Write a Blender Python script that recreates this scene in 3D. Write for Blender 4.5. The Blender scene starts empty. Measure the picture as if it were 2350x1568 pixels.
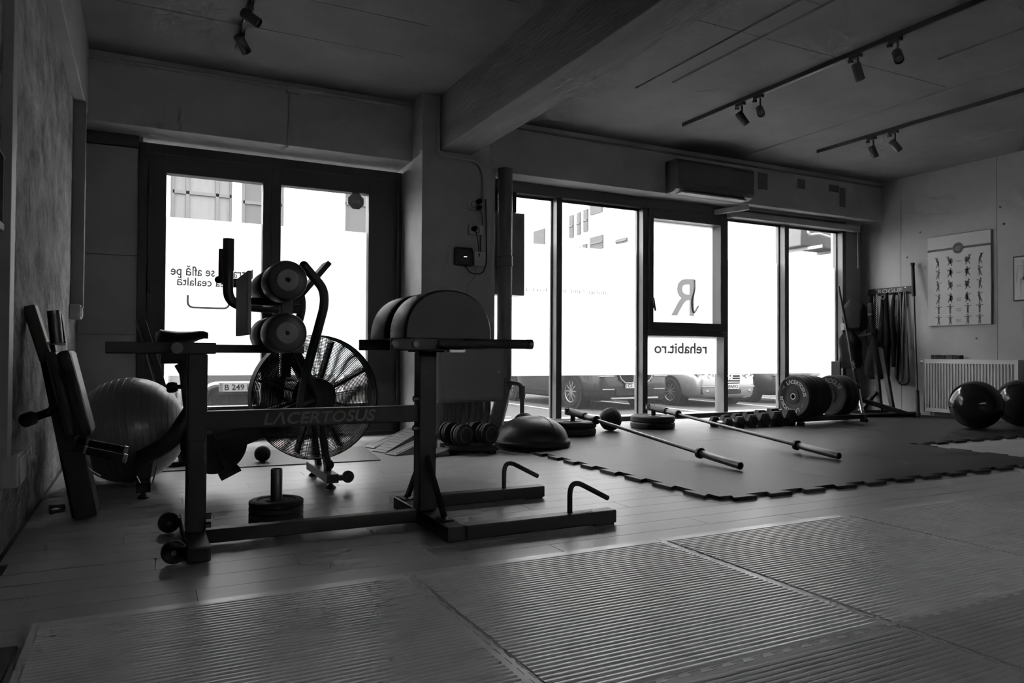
import bpy, bmesh, math, random
from mathutils import Vector, Matrix
random.seed(7)
PI = math.pi
S = bpy.context.scene
C = S.collection

# ---------------------------------------------------------------- camera
cam_d = bpy.data.cameras.new('camera'); cam = bpy.data.objects.new('camera', cam_d); C.objects.link(cam)
cam_d.sensor_width = 36.0; cam_d.lens = 1680.74 / 2350 * 36; cam_d.clip_start = 0.05; cam_d.clip_end = 300
PITCH, YAW, ROLL = 0.01758684, -0.46675779, 0.00533436
cam.matrix_world = (Matrix.Translation((0, 0, 0.76)) @ Matrix.Rotation(YAW, 4, 'Z') @ Matrix.Rotation(PI / 2, 4, 'X')
                    @ Matrix.Rotation(PITCH, 4, 'X') @ Matrix.Rotation(ROLL, 4, 'Z'))
S.camera = cam
# ---------------------------------------------------------------- sky: overcast, brighter towards the zenith
SKY = 8.2
w = bpy.data.worlds.new('overcast_sky'); S.world = w; w.use_nodes = True
nt = w.node_tree; bg = nt.nodes['Background']
tc = nt.nodes.new('ShaderNodeTexCoord'); sx = nt.nodes.new('ShaderNodeSeparateXYZ'); nt.links.new(tc.outputs['Generated'], sx.inputs[0])
m1 = nt.nodes.new('ShaderNodeMath'); m1.operation = 'MAXIMUM'; nt.links.new(sx.outputs['Z'], m1.inputs[0]); m1.inputs[1].default_value = 0
m2 = nt.nodes.new('ShaderNodeMath'); m2.operation = 'MULTIPLY_ADD'; nt.links.new(m1.outputs[0], m2.inputs[0]); m2.inputs[1].default_value = 2.0 * SKY; m2.inputs[2].default_value = SKY
bg.inputs['Color'].default_value = (1, 1, 1, 1); nt.links.new(m2.outputs[0], bg.inputs['Strength'])
vs = S.view_settings; vs.view_transform = 'Standard'; vs.look = 'None'; vs.exposure = 0.45; vs.gamma = 1.0; vs.use_curve_mapping = False
S.cycles.use_denoising = True
S.cycles.max_bounces = 6; S.cycles.diffuse_bounces = 4; S.cycles.glossy_bounces = 2; S.cycles.transmission_bounces = 4; S.cycles.use_adaptive_sampling = True; S.cycles.adaptive_threshold = 0.1; S.cycles.adaptive_min_samples = 16; S.cycles.transparent_max_bounces = 12
S.cycles.sample_clamp_indirect = 4.0; S.cycles.caustics_reflective = False; S.cycles.caustics_refractive = False

# ---------------------------------------------------------------- materials
MATS = {}
def nodes(m): return m.node_tree.nodes, m.node_tree.links
def mat(name, v, rough=0.6, metal=0.0, spec=0.5, var=0.0, scale=6.0, bump=0.0, bscale=60.0, stretch=(1, 1, 1), detail=3.0, dist=0.01, objvar=0.0, coat=0.0):
    m = bpy.data.materials.new(name); m.use_nodes = True; N, L = nodes(m)
    p = N['Principled BSDF']; p.inputs['Base Color'].default_value = (v, v, v, 1); p.inputs['Roughness'].default_value = rough
    p.inputs['Metallic'].default_value = metal; p.inputs['Specular IOR Level'].default_value = spec
    if coat: p.inputs['Coat Weight'].default_value = coat; p.inputs['Coat Roughness'].default_value = 0.05
    if var or bump or objvar:
        t = N.new('ShaderNodeTexCoord'); mp = N.new('ShaderNodeMapping'); mp.inputs['Scale'].default_value = stretch
        L.new(t.outputs['Object'], mp.inputs['Vector'])
    if var or objvar:
        n = N.new('ShaderNodeTexNoise'); n.inputs['Scale'].default_value = scale; n.inputs['Detail'].default_value = detail; n.inputs['Roughness'].default_value = 0.65
        L.new(mp.outputs[0], n.inputs['Vector'])
        if objvar:
            oi = N.new('ShaderNodeObjectInfo'); ad = N.new('ShaderNodeVectorMath'); ad.operation = 'ADD'
            cb = N.new('ShaderNodeCombineXYZ'); ml = N.new('ShaderNodeMath'); ml.operation = 'MULTIPLY'; ml.inputs[1].default_value = 37.0
            L.new(oi.outputs['Random'], ml.inputs[0]); L.new(ml.outputs[0], cb.inputs[0]); L.new(ml.outputs[0], cb.inputs[1])
            L.new(mp.outputs[0], ad.inputs[0]); L.new(cb.outputs[0], ad.inputs[1]); L.new(ad.outputs[0], n.inputs['Vector'])
        r = N.new('ShaderNodeMapRange'); r.inputs['From Min'].default_value = 0.3; r.inputs['From Max'].default_value = 0.7
        r.inputs['To Min'].default_value = v * (1 - var); r.inputs['To Max'].default_value = v * (1 + var)
        L.new(n.outputs['Fac'], r.inputs['Value']); out = r.outputs[0]
        if objvar:
            r2 = N.new('ShaderNodeMapRange'); r2.inputs['To Min'].default_value = 1 - objvar; r2.inputs['To Max'].default_value = 1 + objvar
            L.new(oi.outputs['Random'], r2.inputs['Value']); mm = N.new('ShaderNodeMath'); mm.operation = 'MULTIPLY'
            L.new(out, mm.inputs[0]); L.new(r2.outputs[0], mm.inputs[1]); out = mm.outputs[0]
        L.new(out, p.inputs['Base Color'])
    if bump:
        n2 = N.new('ShaderNodeTexNoise'); n2.inputs['Scale'].default_value = bscale; n2.inputs['Detail'].default_value = 3
        L.new(mp.outputs[0], n2.inputs['Vector']); b = N.new('ShaderNodeBump'); b.inputs['Strength'].default_value = bump; b.inputs['Distance'].default_value = dist
        L.new(n2.outputs['Fac'], b.inputs['Height']); L.new(b.outputs[0], p.inputs['Normal'])
    MATS[name] = m; return m
def emit(name, v, s):
    m = bpy.data.materials.new(name); m.use_nodes = True; N, L = nodes(m); N.remove(N['Principled BSDF'])
    e = N.new('ShaderNodeEmission'); e.inputs[0].default_value = (v, v, v, 1); e.inputs[1].default_value = s
    L.new(e.outputs[0], N['Material Output'].inputs[0]); MATS[name] = m; return m

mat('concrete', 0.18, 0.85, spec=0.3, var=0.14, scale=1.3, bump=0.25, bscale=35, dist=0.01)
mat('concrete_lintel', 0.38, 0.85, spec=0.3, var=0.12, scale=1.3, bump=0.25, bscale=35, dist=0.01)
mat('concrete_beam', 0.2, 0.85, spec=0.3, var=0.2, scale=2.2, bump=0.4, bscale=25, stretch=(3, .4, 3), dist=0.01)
mat('rough_plaster', 0.24, 0.9, spec=0.2, var=0.6, scale=15, bump=1.0, bscale=40, stretch=(1, .22, .32), dist=0.035, detail=7)
mat('painted_wall', 0.33, 0.8, spec=0.3, var=0.06, scale=3, bump=0.1, bscale=90, dist=0.004)
mat('white_wall', 0.33, 0.8, spec=0.3, var=0.08, scale=4, bump=0.25, bscale=40, dist=0.006)
mat('bright_wall', 0.82, 0.8)
mat('wall_stain', 0.09, 0.9, spec=0.2)
mat('groove', 0.11, 0.95, spec=0.1)
mat('wood', 0.44, 0.36, spec=0.5, var=0.07, scale=3.5, stretch=(1.6, 45, 1), objvar=0.03, bump=0.0)
mat('slab', 0.08, 0.9)
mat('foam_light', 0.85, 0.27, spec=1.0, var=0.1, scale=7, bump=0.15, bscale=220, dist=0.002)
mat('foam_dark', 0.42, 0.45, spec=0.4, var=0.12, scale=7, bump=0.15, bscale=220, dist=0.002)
mat('rubber_tile', 0.03, 0.46, spec=0.22, var=0.25, scale=160, bump=0.35, bscale=300, dist=0.003)
mat('thin_mat', 0.10, 0.5, var=0.1, scale=40)
mat('black_metal', 0.02, 0.45, spec=0.28, var=0.06, scale=20)
mat('black_plastic', 0.02, 0.55, spec=0.22)
mat('black_rubber', 0.02, 0.6, spec=0.25, var=0.15, scale=30)
mat('vinyl', 0.018, 0.42, spec=0.25, bump=0.05, bscale=260, dist=0.001)
mat('foam_roller', 0.035, 0.4, spec=0.5)
mat('endcap', 0.12, 0.55)
mat('footplate', 0.14, 0.5)
mat('logo_grey', 0.13, 0.6)
mat('logo_light', 0.5, 0.6)
mat('chrome', 0.75, 0.16, metal=1.0)
mat('steel', 0.42, 0.3, metal=1.0, var=0.1, scale=40)
mat('dark_steel', 0.075, 0.36, metal=0.8)
mat('grey_ball', 0.17, 0.36, spec=0.5, bump=0.03, bscale=120, dist=0.001)
mat('gloss_black', 0.012, 0.12, spec=0.3)
mat('frame', 0.07, 0.38, spec=0.5)
mat('frame_black', 0.028, 0.5, spec=0.4)
mat('spot_black', 0.05, 0.5)
mat('lens_grey', 0.12, 0.3)
mat('white_plastic', 0.36, 0.5)
mat('grey_plastic', 0.2, 0.5)
mat('grey_pipe', 0.10, 0.5, var=0.05, scale=9)
mat('cabinet_grey', 0.2, 0.5)
mat('ac_body', 0.085, 0.45)
mat('radiator_white', 0.5, 0.4)
mat('paper', 0.42, 0.6)
mat('ink', 0.06, 0.7)
mat('ink_grey', 0.28, 0.7)
mat('ink_mid', 0.16, 0.7)
mat('canvas', 0.014, 0.9, spec=0.05)
mat('band_grey', 0.13, 0.5)
mat('asphalt', 0.0167, 0.9, spec=0.05, var=0.15, scale=3, bump=0.3, bscale=60)
mat('road_paint', 0.0710, 0.7)
mat('facade_white', 0.92, 0.8, var=0.02, scale=3)
mat('facade_grey', 0.0710, 0.8)
mat('far_window', 0.0351, 0.5, spec=0.1)
mat('far_window_frame', 0.0073, 0.5)
mat('curtain', 0.0501, 0.9, var=0.12, scale=3, stretch=(9, 1, .3))
mat('car_silver', 0.0418, 0.35, metal=0.2, coat=0.4)
mat('car_dark', 0.004, 0.4, spec=0.10, coat=0.10)
mat('car_grey', 0.022, 0.6, spec=0.1)
mat('car_plastic', 0.004, 0.8, spec=0.05)
mat('car_trim', 0.0418, 0.4, metal=0.2)
mat('tyre', 0.004, 0.9, spec=0.05)
mat('alloy', 0.0292, 0.45, metal=0.2)
mat('lamp_glass', 0.0585, 0.2, metal=0.2)
mat('plate_white', 0.0835, 0.5)
mat('mirror', 0.8, 0.03, metal=1.0)
def led(): return emit('indicator_led', 1.0, 1.3)
led()

def glass(name, veil):
    m = bpy.data.materials.new(name); m.use_nodes = True; N, L = nodes(m); N.remove(N['Principled BSDF'])
    tr = N.new('ShaderNodeBsdfTransparent'); tr.inputs[0].default_value = (.95, .95, .95, 1)
    gl = N.new('ShaderNodeBsdfGlossy'); gl.inputs['Roughness'].default_value = 0.02
    tl = N.new('ShaderNodeBsdfTranslucent'); tl.inputs[0].default_value = (.9, .9, .9, 1)
    fc = N.new('ShaderNodeLayerWeight'); fc.inputs[0].default_value = 0.5
    pw = N.new('ShaderNodeMath'); pw.operation = 'POWER'; L.new(fc.outputs['Facing'], pw.inputs[0]); pw.inputs[1].default_value = 5
    lw = N.new('ShaderNodeMath'); lw.operation = 'MULTIPLY_ADD'; L.new(pw.outputs[0], lw.inputs[0]); lw.inputs[1].default_value = .6; lw.inputs[2].default_value = .03
    a = N.new('ShaderNodeMixShader'); b = N.new('ShaderNodeMixShader')
    a.inputs[0].default_value = veil
    L.new(tr.outputs[0], a.inputs[1]); L.new(tl.outputs[0], a.inputs[2]); L.new(lw.outputs[0], b.inputs[0]); L.new(a.outputs[0], b.inputs[1]); L.new(gl.outputs[0], b.inputs[2])
    L.new(b.outputs[0], N['Material Output'].inputs[0]); MATS[name] = m
glass('window_glass', 0.005)
def film_mat():
    m = bpy.data.materials.new('frosted_film'); m.use_nodes = True; N, L = nodes(m); N.remove(N['Principled BSDF'])
    tl = N.new('ShaderNodeBsdfTranslucent'); tl.inputs[0].default_value = (.93, .93, .93, 1)
    df = N.new('ShaderNodeBsdfDiffuse'); df.inputs[0].default_value = (.9, .9, .9, 1)
    a = N.new('ShaderNodeMixShader'); a.inputs[0].default_value = 0.1
    L.new(tl.outputs[0], a.inputs[1]); L.new(df.outputs[0], a.inputs[2]); L.new(a.outputs[0], N['Material Output'].inputs[0]); MATS['frosted_film'] = m
film_mat()
def decal(name, t):
    m = bpy.data.materials.new(name); m.use_nodes = True; N, L = nodes(m); N.remove(N['Principled BSDF'])
    tl = N.new('ShaderNodeBsdfTranslucent'); tl.inputs[0].default_value = (t, t, t, 1)
    df = N.new('ShaderNodeBsdfDiffuse'); df.inputs[0].default_value = (.2, .2, .2, 1)
    a = N.new('ShaderNodeAddShader'); L.new(tl.outputs[0], a.inputs[0]); L.new(df.outputs[0], a.inputs[1]); L.new(a.outputs[0], N['Material Output'].inputs[0]); MATS[name] = m
decal('decal', .18); decal('decal_soft', .4)

# ---------------------------------------------------------------- mesh builder
class B:
    def __init__(s): s.bm = bmesh.new(); s.soft = False
    def _face(s, vs):
        try: return s.bm.faces.new(vs)
        except ValueError: return None
    def box(s, x0, x1, y0, y1, z0, z1, bev=0.0, M=None):
        vv = [s.bm.verts.new((x, y, z)) for x in (x0, x1) for y in (y0, y1) for z in (z0, z1)]
        F = [s._face([vv[i] for i in q]) for q in ((0, 1, 3, 2), (4, 6, 7, 5), (0, 4, 5, 1), (2, 3, 7, 6), (0, 2, 6, 4), (1, 5, 7, 3))]
        if bev > 0:
            es = list({e for f in F for e in f.edges})
            r = bmesh.ops.bevel(s.bm, geom=es, offset=bev, segments=2, profile=0.5, affect='EDGES', clamp_overlap=True)
            if M is not None:
                vs_ = {v for f in r['faces'] for v in f.verts}
                for v in vs_: v.co = M @ v.co
        elif M is not None:
            for v in vv: v.co = M @ v.co
        return s
    def bar(s, p0, p1, w_, h, up=(0, 0, 1), bev=0.0):
        p0 = Vector(p0); p1 = Vector(p1); d = p1 - p0; L = d.length; d = d / L; u = Vector(up)
        sd = d.cross(u)
        if sd.length < 1e-4: sd = d.cross(Vector((0, 1, 0)))
        sd.normalize(); u = sd.cross(d)
        M = Matrix((( sd.x, d.x, u.x, p0.x), (sd.y, d.y, u.y, p0.y), (sd.z, d.z, u.z, p0.z), (0, 0, 0, 1)))
        return s.box(-w_ / 2, w_ / 2, 0, L, -h / 2, h / 2, bev, M)
    def ring(s, c, d, r, n, ref=None):
        s.soft = True
        d = Vector(d).normalized(); a = ref if ref is not None else (Vector((0, 0, 1)) if abs(d.z) < .9 else Vector((1, 0, 0)))
        a = (a - d * a.dot(d)).normalized(); b = d.cross(a)
        return [s.bm.verts.new(Vector(c) + a * (r * math.cos(2 * PI * i / n)) + b * (r * math.sin(2 * PI * i / n))) for i in range(n)], a
    def skin(s, r0, r1):
        n = len(r0)
        for i in range(n): s._face([r0[i], r0[(i + 1) % n], r1[(i + 1) % n], r1[i]])
    def cyl(s, p0, p1, r, r1=None, n=20, cap=True):
        p0 = Vector(p0); p1 = Vector(p1); r1 = r if r1 is None else r1
        a, ref = s.ring(p0, p1 - p0, r, n); b, _ = s.ring(p1, p1 - p0, r1, n, ref); s.skin(a, b)
        if cap: s._face(a[::-1]); s._face(b)
        return s
    def tube(s, pts, r, n=12, cap=True):
        pts = [Vector(p) for p in pts]; prev = None; ref = None
        for i, p in enumerate(pts):
            d = (pts[min(i + 1, len(pts) - 1)] - pts[max(i - 1, 0)])
            rr = r[i] if isinstance(r, (list, tuple)) else r
            cur, ref = s.ring(p, d, rr, n, ref)
            if prev: s.skin(prev, cur)
            elif cap: s._face(cur[::-1])
            prev = cur
        if cap: s._face(prev)
        return s
    def lathe(s, prof, o, d, n=32):
        o = Vector(o); d = Vector(d).normalized(); prev = None; ref = None
        for (r, h) in prof:
            c = o + d * h
            if r < 1e-5:
                cur = s.bm.verts.new(c)
            else: cur, ref = s.ring(c, d, r, n, ref)
            if prev is not None:
                if isinstance(prev, list) and isinstance(cur, list): s.skin(prev, cur)
                elif isinstance(cur, list):
                    for i in range(n): s._face([prev, cur[(i + 1) % n], cur[i]])
                elif isinstance(prev, list):
                    for i in range(n): s._face([prev[i], prev[(i + 1) % n], cur])
            prev = cur
        return s
    def torus(s, c, d, R_, r, n=40, k=6):
        s.soft = True
        c = Vector(c); d = Vector(d).normalized(); a = Vector((0, 0, 1)) if abs(d.z) < .9 else Vector((1, 0, 0)); a = (a - d * a.dot(d)).normalized(); b = d.cross(a)
        rs = []
        for i in range(n):
            t = 2 * PI * i / n; u = a * math.cos(t) + b * math.sin(t)
            rs.append([s.bm.verts.new(c + u * (R_ + r * math.cos(2 * PI * j / k)) + d * (r * math.sin(2 * PI * j / k))) for j in range(k)])
        for i in range(n): s.skin(rs[i], rs[(i + 1) % n])
        return s
    def sphere(s, c, r, n=40, m=24, sq=(1, 1, 1)):
        c = Vector(c)
        prof = [(r * math.sin(PI * i / m), -r * math.cos(PI * i / m)) for i in range(m + 1)]
        k = len(s.bm.verts); s.bm.verts.ensure_lookup_table(); s.lathe(prof, (0, 0, 0), (0, 0, 1), n); s.bm.verts.ensure_lookup_table()
        for v in s.bm.verts[k:]: v.co = Vector((v.co.x * sq[0], v.co.y * sq[1], v.co.z * sq[2])) + c
        return s
    def prism(s, poly, fn, h0, h1):
        a = [s.bm.verts.new(fn(x, y, h0)) for x, y in poly]; b = [s.bm.verts.new(fn(x, y, h1)) for x, y in poly]
        s.skin(a, b); s._face(a[::-1]); s._face(b); return s
    def quad(s, pts): s._face([s.bm.verts.new(p) for p in pts]); return s
    def loft(s, rings, cap=True):
        s.soft = True
        R_ = [[s.bm.verts.new(p) for p in r] for r in rings]
        for a, b in zip(R_[:-1], R_[1:]): s.skin(a, b)
        if cap: s._face(R_[0][::-1]); s._face(R_[-1])
        return s
    def mesh(s, name, m, smooth=35):
        bmesh.ops.recalc_face_normals(s.bm, faces=s.bm.faces)
        me = bpy.data.meshes.new(name); s.bm.to_mesh(me); s.bm.free(); me.materials.append(MATS[m] if isinstance(m, str) else m)
        if smooth and not s.soft: smooth = min(smooth, 20)
        if smooth:
            for p in me.polygons: p.use_smooth = True
            me.set_sharp_from_angle(angle=math.radians(smooth))
        return me
def root_off(p):
    o = Vector((0, 0, 0))
    while p is not None: o += p.location; p = p.parent
    return o
def link(name, me, parent=None, world=True):
    o = bpy.data.objects.new(name, me); C.objects.link(o)
    if parent is not None:
        o.parent = parent
        if world:
            off = root_off(parent); me.transform(Matrix.Translation(-off))
    return o
def part(name, b, m, parent, label=None, world=True, smooth=35, kind=None):
    o = link(name, b.mesh(name, m, smooth), parent, world)
    if label: o['label'] = label
    if kind: o['kind'] = kind
    return o
def tag(o, label, cat, group=None, kind=None):
    o['label'] = label; o['category'] = cat
    if group: o['group'] = group
    if kind: o['kind'] = kind
    return o
def thing(name, label, cat, loc=(0, 0, 0), rz=0.0, group=None, kind=None):
    o = bpy.data.objects.new(name, None); C.objects.link(o); o.location = loc; o.rotation_euler = (0, 0, rz); o.empty_display_size = 0.05
    return tag(o, label, cat, group, kind)
def single(name, b, m, label, cat, group=None, kind=None, smooth=35, origin=None):
    me = b.mesh(name, m, smooth); o = bpy.data.objects.new(name, me); C.objects.link(o)
    if origin is not None: me.transform(Matrix.Translation(-Vector(origin))); o.location = origin
    return tag(o, label, cat, group, kind)
def copy_tree(o, parent=None):
    c = o.copy(); C.objects.link(c)
    if parent is not None: c.parent = parent
    for ch in list(o.children): copy_tree(ch, c)
    return c
def fillet(pts, rad, seg=6):
    pts = [Vector(p) for p in pts]; out = [pts[0]]
    for i in range(1, len(pts) - 1):
        a, b, c = pts[i - 1], pts[i], pts[i + 1]; u = (a - b); v = (c - b)
        r = min(rad, u.length * .49, v.length * .49); p = b + u.normalized() * r; q = b + v.normalized() * r
        for k in range(seg + 1):
            t = k / seg; out.append(p * (1 - t) ** 2 + b * 2 * t * (1 - t) + q * t * t)
    out.append(pts[-1]); return out
def text_mesh(txt, size, ext=0.0, shear=0.0, space=1.0, bold=0.0, align='CENTER'):
    cu = bpy.data.curves.new('lettering', 'FONT'); cu.body = txt; cu.size = size; cu.extrude = ext; cu.shear = shear; cu.space_character = space; cu.offset = bold
    cu.align_x = align; cu.align_y = 'CENTER'; cu.resolution_u = 3
    o = bpy.data.objects.new('lettering', cu); C.objects.link(o); bpy.context.view_layer.update()
    me = bpy.data.meshes.new_from_object(o.evaluated_get(bpy.context.evaluated_depsgraph_get())); bpy.data.objects.remove(o); bpy.data.curves.remove(cu)
    return me
def lettering(txt, size, M, m, parent, fit=None, shear=0.0, space=1.0, bold=0.0, name='lettering', align='CENTER', world=True, label=None):
    me = text_mesh(txt, size, 0.0004, shear, space, bold, align)
    if fit:
        xs = [v.co.x for v in me.vertices]; ys = [v.co.y for v in me.vertices]
        cx, cy = (min(xs) + max(xs)) / 2, (min(ys) + max(ys)) / 2
        k = Vector((fit[0] / (max(xs) - min(xs)), fit[1] / (max(ys) - min(ys)), 1))
        for v in me.vertices: v.co = Vector(((v.co.x - cx) * k.x, (v.co.y - cy) * k.y, v.co.z))
    me.transform(M); me.materials.clear(); me.materials.append(MATS[m])
    o = link(name, me, parent, world)
    if label: o['label'] = label
    return o
def basis(o, x, y):
    x = Vector(x).normalized(); y = Vector(y).normalized(); z = x.cross(y)
    return Matrix(((x.x, y.x, z.x, o[0]), (x.y, y.y, z.y, o[1]), (x.z, y.z, z.z, o[2]), (0, 0, 0, 1)))
def curve_text(txt, r, size, a0, step, o, ex, ey, m, parent, name='lettering', bold=0.0, world=True):
    """letters set around a circle; a0 angle of the first letter (clockwise)"""
    n = Vector(ex).cross(Vector(ey)); bm = bmesh.new()
    for i, ch in enumerate(txt):
        if ch == ' ': continue
        a = a0 - i * step; me = text_mesh(ch, size, 0.0003, 0, 1, bold)
        u = Vector(ex) * math.cos(a) + Vector(ey) * math.sin(a); t = Vector(ex) * math.sin(a) - Vector(ey) * math.cos(a)
        me.transform(basis(Vector(o) + u * r, t, u)); bm.from_mesh(me); bpy.data.meshes.remove(me)
    me = bpy.data.meshes.new(name); bm.to_mesh(me); bm.free(); me.materials.append(MATS[m]); return link(name, me, parent, world)

# ================================================================ THE ROOM
XL, XR, ZC = -0.47, 8.88, 3.10
YBK = -2.4     # wall behind the camera
YB = 6.48      # front of the beam over the glazing
YD, YW = 6.80, 6.95
# floor
fb = B(); fb.box(XL - .3, XR + .3, YBK, 7.06, -.3, -.007)
floor = single('floor', fb, 'slab', 'wood plank floor of the gym with glossy boards', 'floor', kind='structure')
PW = 0.15; cache = {}
def plank_mesh(L):
    k = round(L, 3)
    if k not in cache:
        b = B(); b.box(-L / 2 + .0006, L / 2 - .0006, -PW / 2 + .0006, PW / 2 - .0006, -.0065, 0, 0.0012); cache[k] = b.mesh('plank', 'wood', 30)
    return cache[k]
row = 0; y = 1.36
while y < 6.75:
    x = XL + 0.02; off = (row * 0.47) % 1.3; first = True
    while x < XR - .03:
        L = (1.3 - off if first and off > .15 else 1.3); first = False; L = min(L, XR - .02 - x)
        cx = x + L / 2
        hidden = (x > 2.8 and y > 3.05 and not (x + L > 5.75 and y < 4.2)) or (x > 0.0 and x + L < 3.9 and y < 2.2) or (x > 5.9 and y > 4.2)
        if L > .05 and not hidden:
            o = bpy.data.objects.new('plank', plank_mesh(L)); C.objects.link(o); o.parent = floor; o.location = (cx, y + PW / 2, 0)
        x += L
    y += PW; row += 1
# ceiling with formwork marks
cb = B(); cb.box(XL - .3, XR + .3, YBK, 7.06, ZC, ZC + .3)
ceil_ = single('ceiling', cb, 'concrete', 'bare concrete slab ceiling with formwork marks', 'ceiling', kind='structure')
for (x, y0, y1, w_) in ((4.03, 1.5, 4.95, .022), (6.25, 1.5, 6.3, .02), (7.95, 1.5, 5.35, .012), (3.82, 1.5, 5.2, .006), (5.55, 1.5, 3.6, .006)):
    b = B(); b.loft([[(x - w_, yy, ZC + .002), (x - w_ * .4, yy, ZC - .012), (x + w_ * .4, yy, ZC - .012), (x + w_, yy, ZC + .002)] for yy in (y0, y1)])
    part('formwork_ridge', b, 'concrete', ceil_)
for (x0, x1, y) in ((-.35, 1.8, 5.5), (.2, 1.8, 4.9), (-.3, 2.2, 4.3), (3.0, 6.2, 3.95), (2.9, 4.0, 3.4)):
    b = B(); b.box(x0, x1, y - .0028, y + .0028, ZC - .0012, ZC + .002); part('formwork_joint', b, 'groove', ceil_)
# walls
b = B(); b.box(XL - .3, XL, YBK, 7.06, -.3, ZC + .3)
wall_left = single('wall_left', b, 'rough_plaster', 'rough trowelled plaster wall on the left side', 'wall', kind='structure')
b = B(); b.box(XR + .0, XR + .3, YBK, 7.06, -.3, ZC + .3)
wall_right = single('wall_right', b, 'groove', 'smooth panelled wall with poster and radiator on the right', 'wall', kind='structure')
ys = [YBK, -1.0, 0.0, 1.35, 2.6, 3.85, 5.06, 6.27, 6.95]
for a_, c_ in zip(ys[:-1], ys[1:]):
    b = B(); b.box(XR - .012, XR + .002, a_ + .002, c_ - .002, 0, ZC, .002); part('panel', b, 'painted_wall', wall_right)
for (yy, zz) in ((6.0, 2.35), (4.98, 2.3), (6.18, 2.05), (5.02, 2.5), (4.75, 1.0), (5.3, .98), (6.2, .95)):
    b = B(); b.cyl((XR - .0135, yy, zz), (XR - .0118, yy, zz), .013, n=12); part('tie_hole', b, 'wall_stain', wall_right)
BX0, BX1, BZ0, BZ1 = .6, 5.4, 1.5, 2.15
b = B(); b.box(XL - .3, BX0, YBK - .3, YBK, -.3, ZC + .3); b.box(BX1, XR + .3, YBK - .3, YBK, -.3, ZC + .3); b.box(BX0, BX1, YBK - .3, YBK, -.3, BZ0); b.box(BX0, BX1, YBK - .3, YBK, BZ1, ZC + .3)
single('wall_back', b, 'bright_wall', 'plain wall behind the camera closing the gym', 'wall', kind='structure')
w2 = thing('window_fill', 'wide frosted window added behind the camera for fill light', 'window', ((BX0 + BX1) / 2, YBK - .15, BZ0), kind='structure')  # unseen opening, added so daylight softly fills faces turned towards the camera
for i in range(4):
    x0 = BX0 + i * 1.2
    b = B(); b.box(x0 + .03, x0 + 1.17, YBK - .16, YBK - .155, BZ0 + .04, BZ1 - .04); part('frosted_film', b, 'frosted_film', w2, smooth=0)
    b = B(); b.box(x0, x0 + .03, YBK - .2, YBK - .1, BZ0, BZ1); b.box(x0 + 1.17, x0 + 1.2, YBK - .2, YBK - .1, BZ0, BZ1); b.box(x0 + .03, x0 + 1.17, YBK - .2, YBK - .1, BZ0, BZ0 + .04); b.box(x0 + .03, x0 + 1.17, YBK - .2, YBK - .1, BZ1 - .04, BZ1); part('window_frame', b, 'frame', w2, smooth=0)
# perimeter beams
b = B(); b.box(XL - .02, -0.40, YBK, 6.55, 2.58, ZC + .01, .006)
single('trim_1', b, 'concrete_lintel', 'concrete edge beam along the top of the rough plaster wall', 'beam', kind='structure')
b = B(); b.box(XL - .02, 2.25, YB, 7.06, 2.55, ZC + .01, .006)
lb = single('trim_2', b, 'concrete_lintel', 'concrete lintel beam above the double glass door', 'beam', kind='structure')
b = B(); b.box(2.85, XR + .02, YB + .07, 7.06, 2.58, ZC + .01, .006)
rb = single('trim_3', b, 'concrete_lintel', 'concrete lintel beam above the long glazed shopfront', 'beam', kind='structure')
for (x0, x1, z0, z1) in ((6.62, 6.78, 2.78, 2.98), (7.3, 7.42, 2.86, 2.98), (8.05, 8.16, 2.7, 2.95), (7.85, 8.04, 2.88, 2.97)):
    b = B(); b.box(x0, x1, YB + .0685, YB + .0715, z0, z1); part('patch', b, 'grey_pipe', rb)
b = B(); b.box(2.85, XR - .01, YB + .055, YB + .075, 3.03, 3.05); part('cable_strip', b, 'concrete', rb)
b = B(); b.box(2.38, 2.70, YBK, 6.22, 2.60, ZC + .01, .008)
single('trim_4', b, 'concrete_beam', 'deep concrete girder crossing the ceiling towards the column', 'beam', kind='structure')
b = B(); b.box(2.21, 2.90, 6.19, 7.06, -.02, ZC + .01, .006)
col = single('wall_column', b, 'white_wall', 'square concrete column between door and shopfront', 'column', kind='structure')
# wall strip left of the door, and right of the glazing
b = B(); b.box(XL - .02, -0.02, YD, 7.06, -.02, 2.6)
strip = single('wall_door_side', b, 'painted_wall', 'grey boarded wall strip left of the double door', 'wall', kind='structure')
for (z0, z1) in ((0, .9), (.905, 1.55), (1.555, 2.44)):
    b = B(); b.box(XL, -.05, YD - .02, YD + .005, z0 + .002, z1, .003); part('panel', b, 'painted_wall', strip)
b = B(); b.box(XL, -.05, YD - .035, YD + .005, 2.45, 2.55); part('head_rail', b, 'frame_black', strip)
b = B(); b.box(8.50, XR + .02, 6.88, 7.06, -.02, 2.62)
single('wall_corner_strip', b, 'painted_wall', 'narrow wall strip right of the shopfront in the corner', 'wall', kind='structure')

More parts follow.
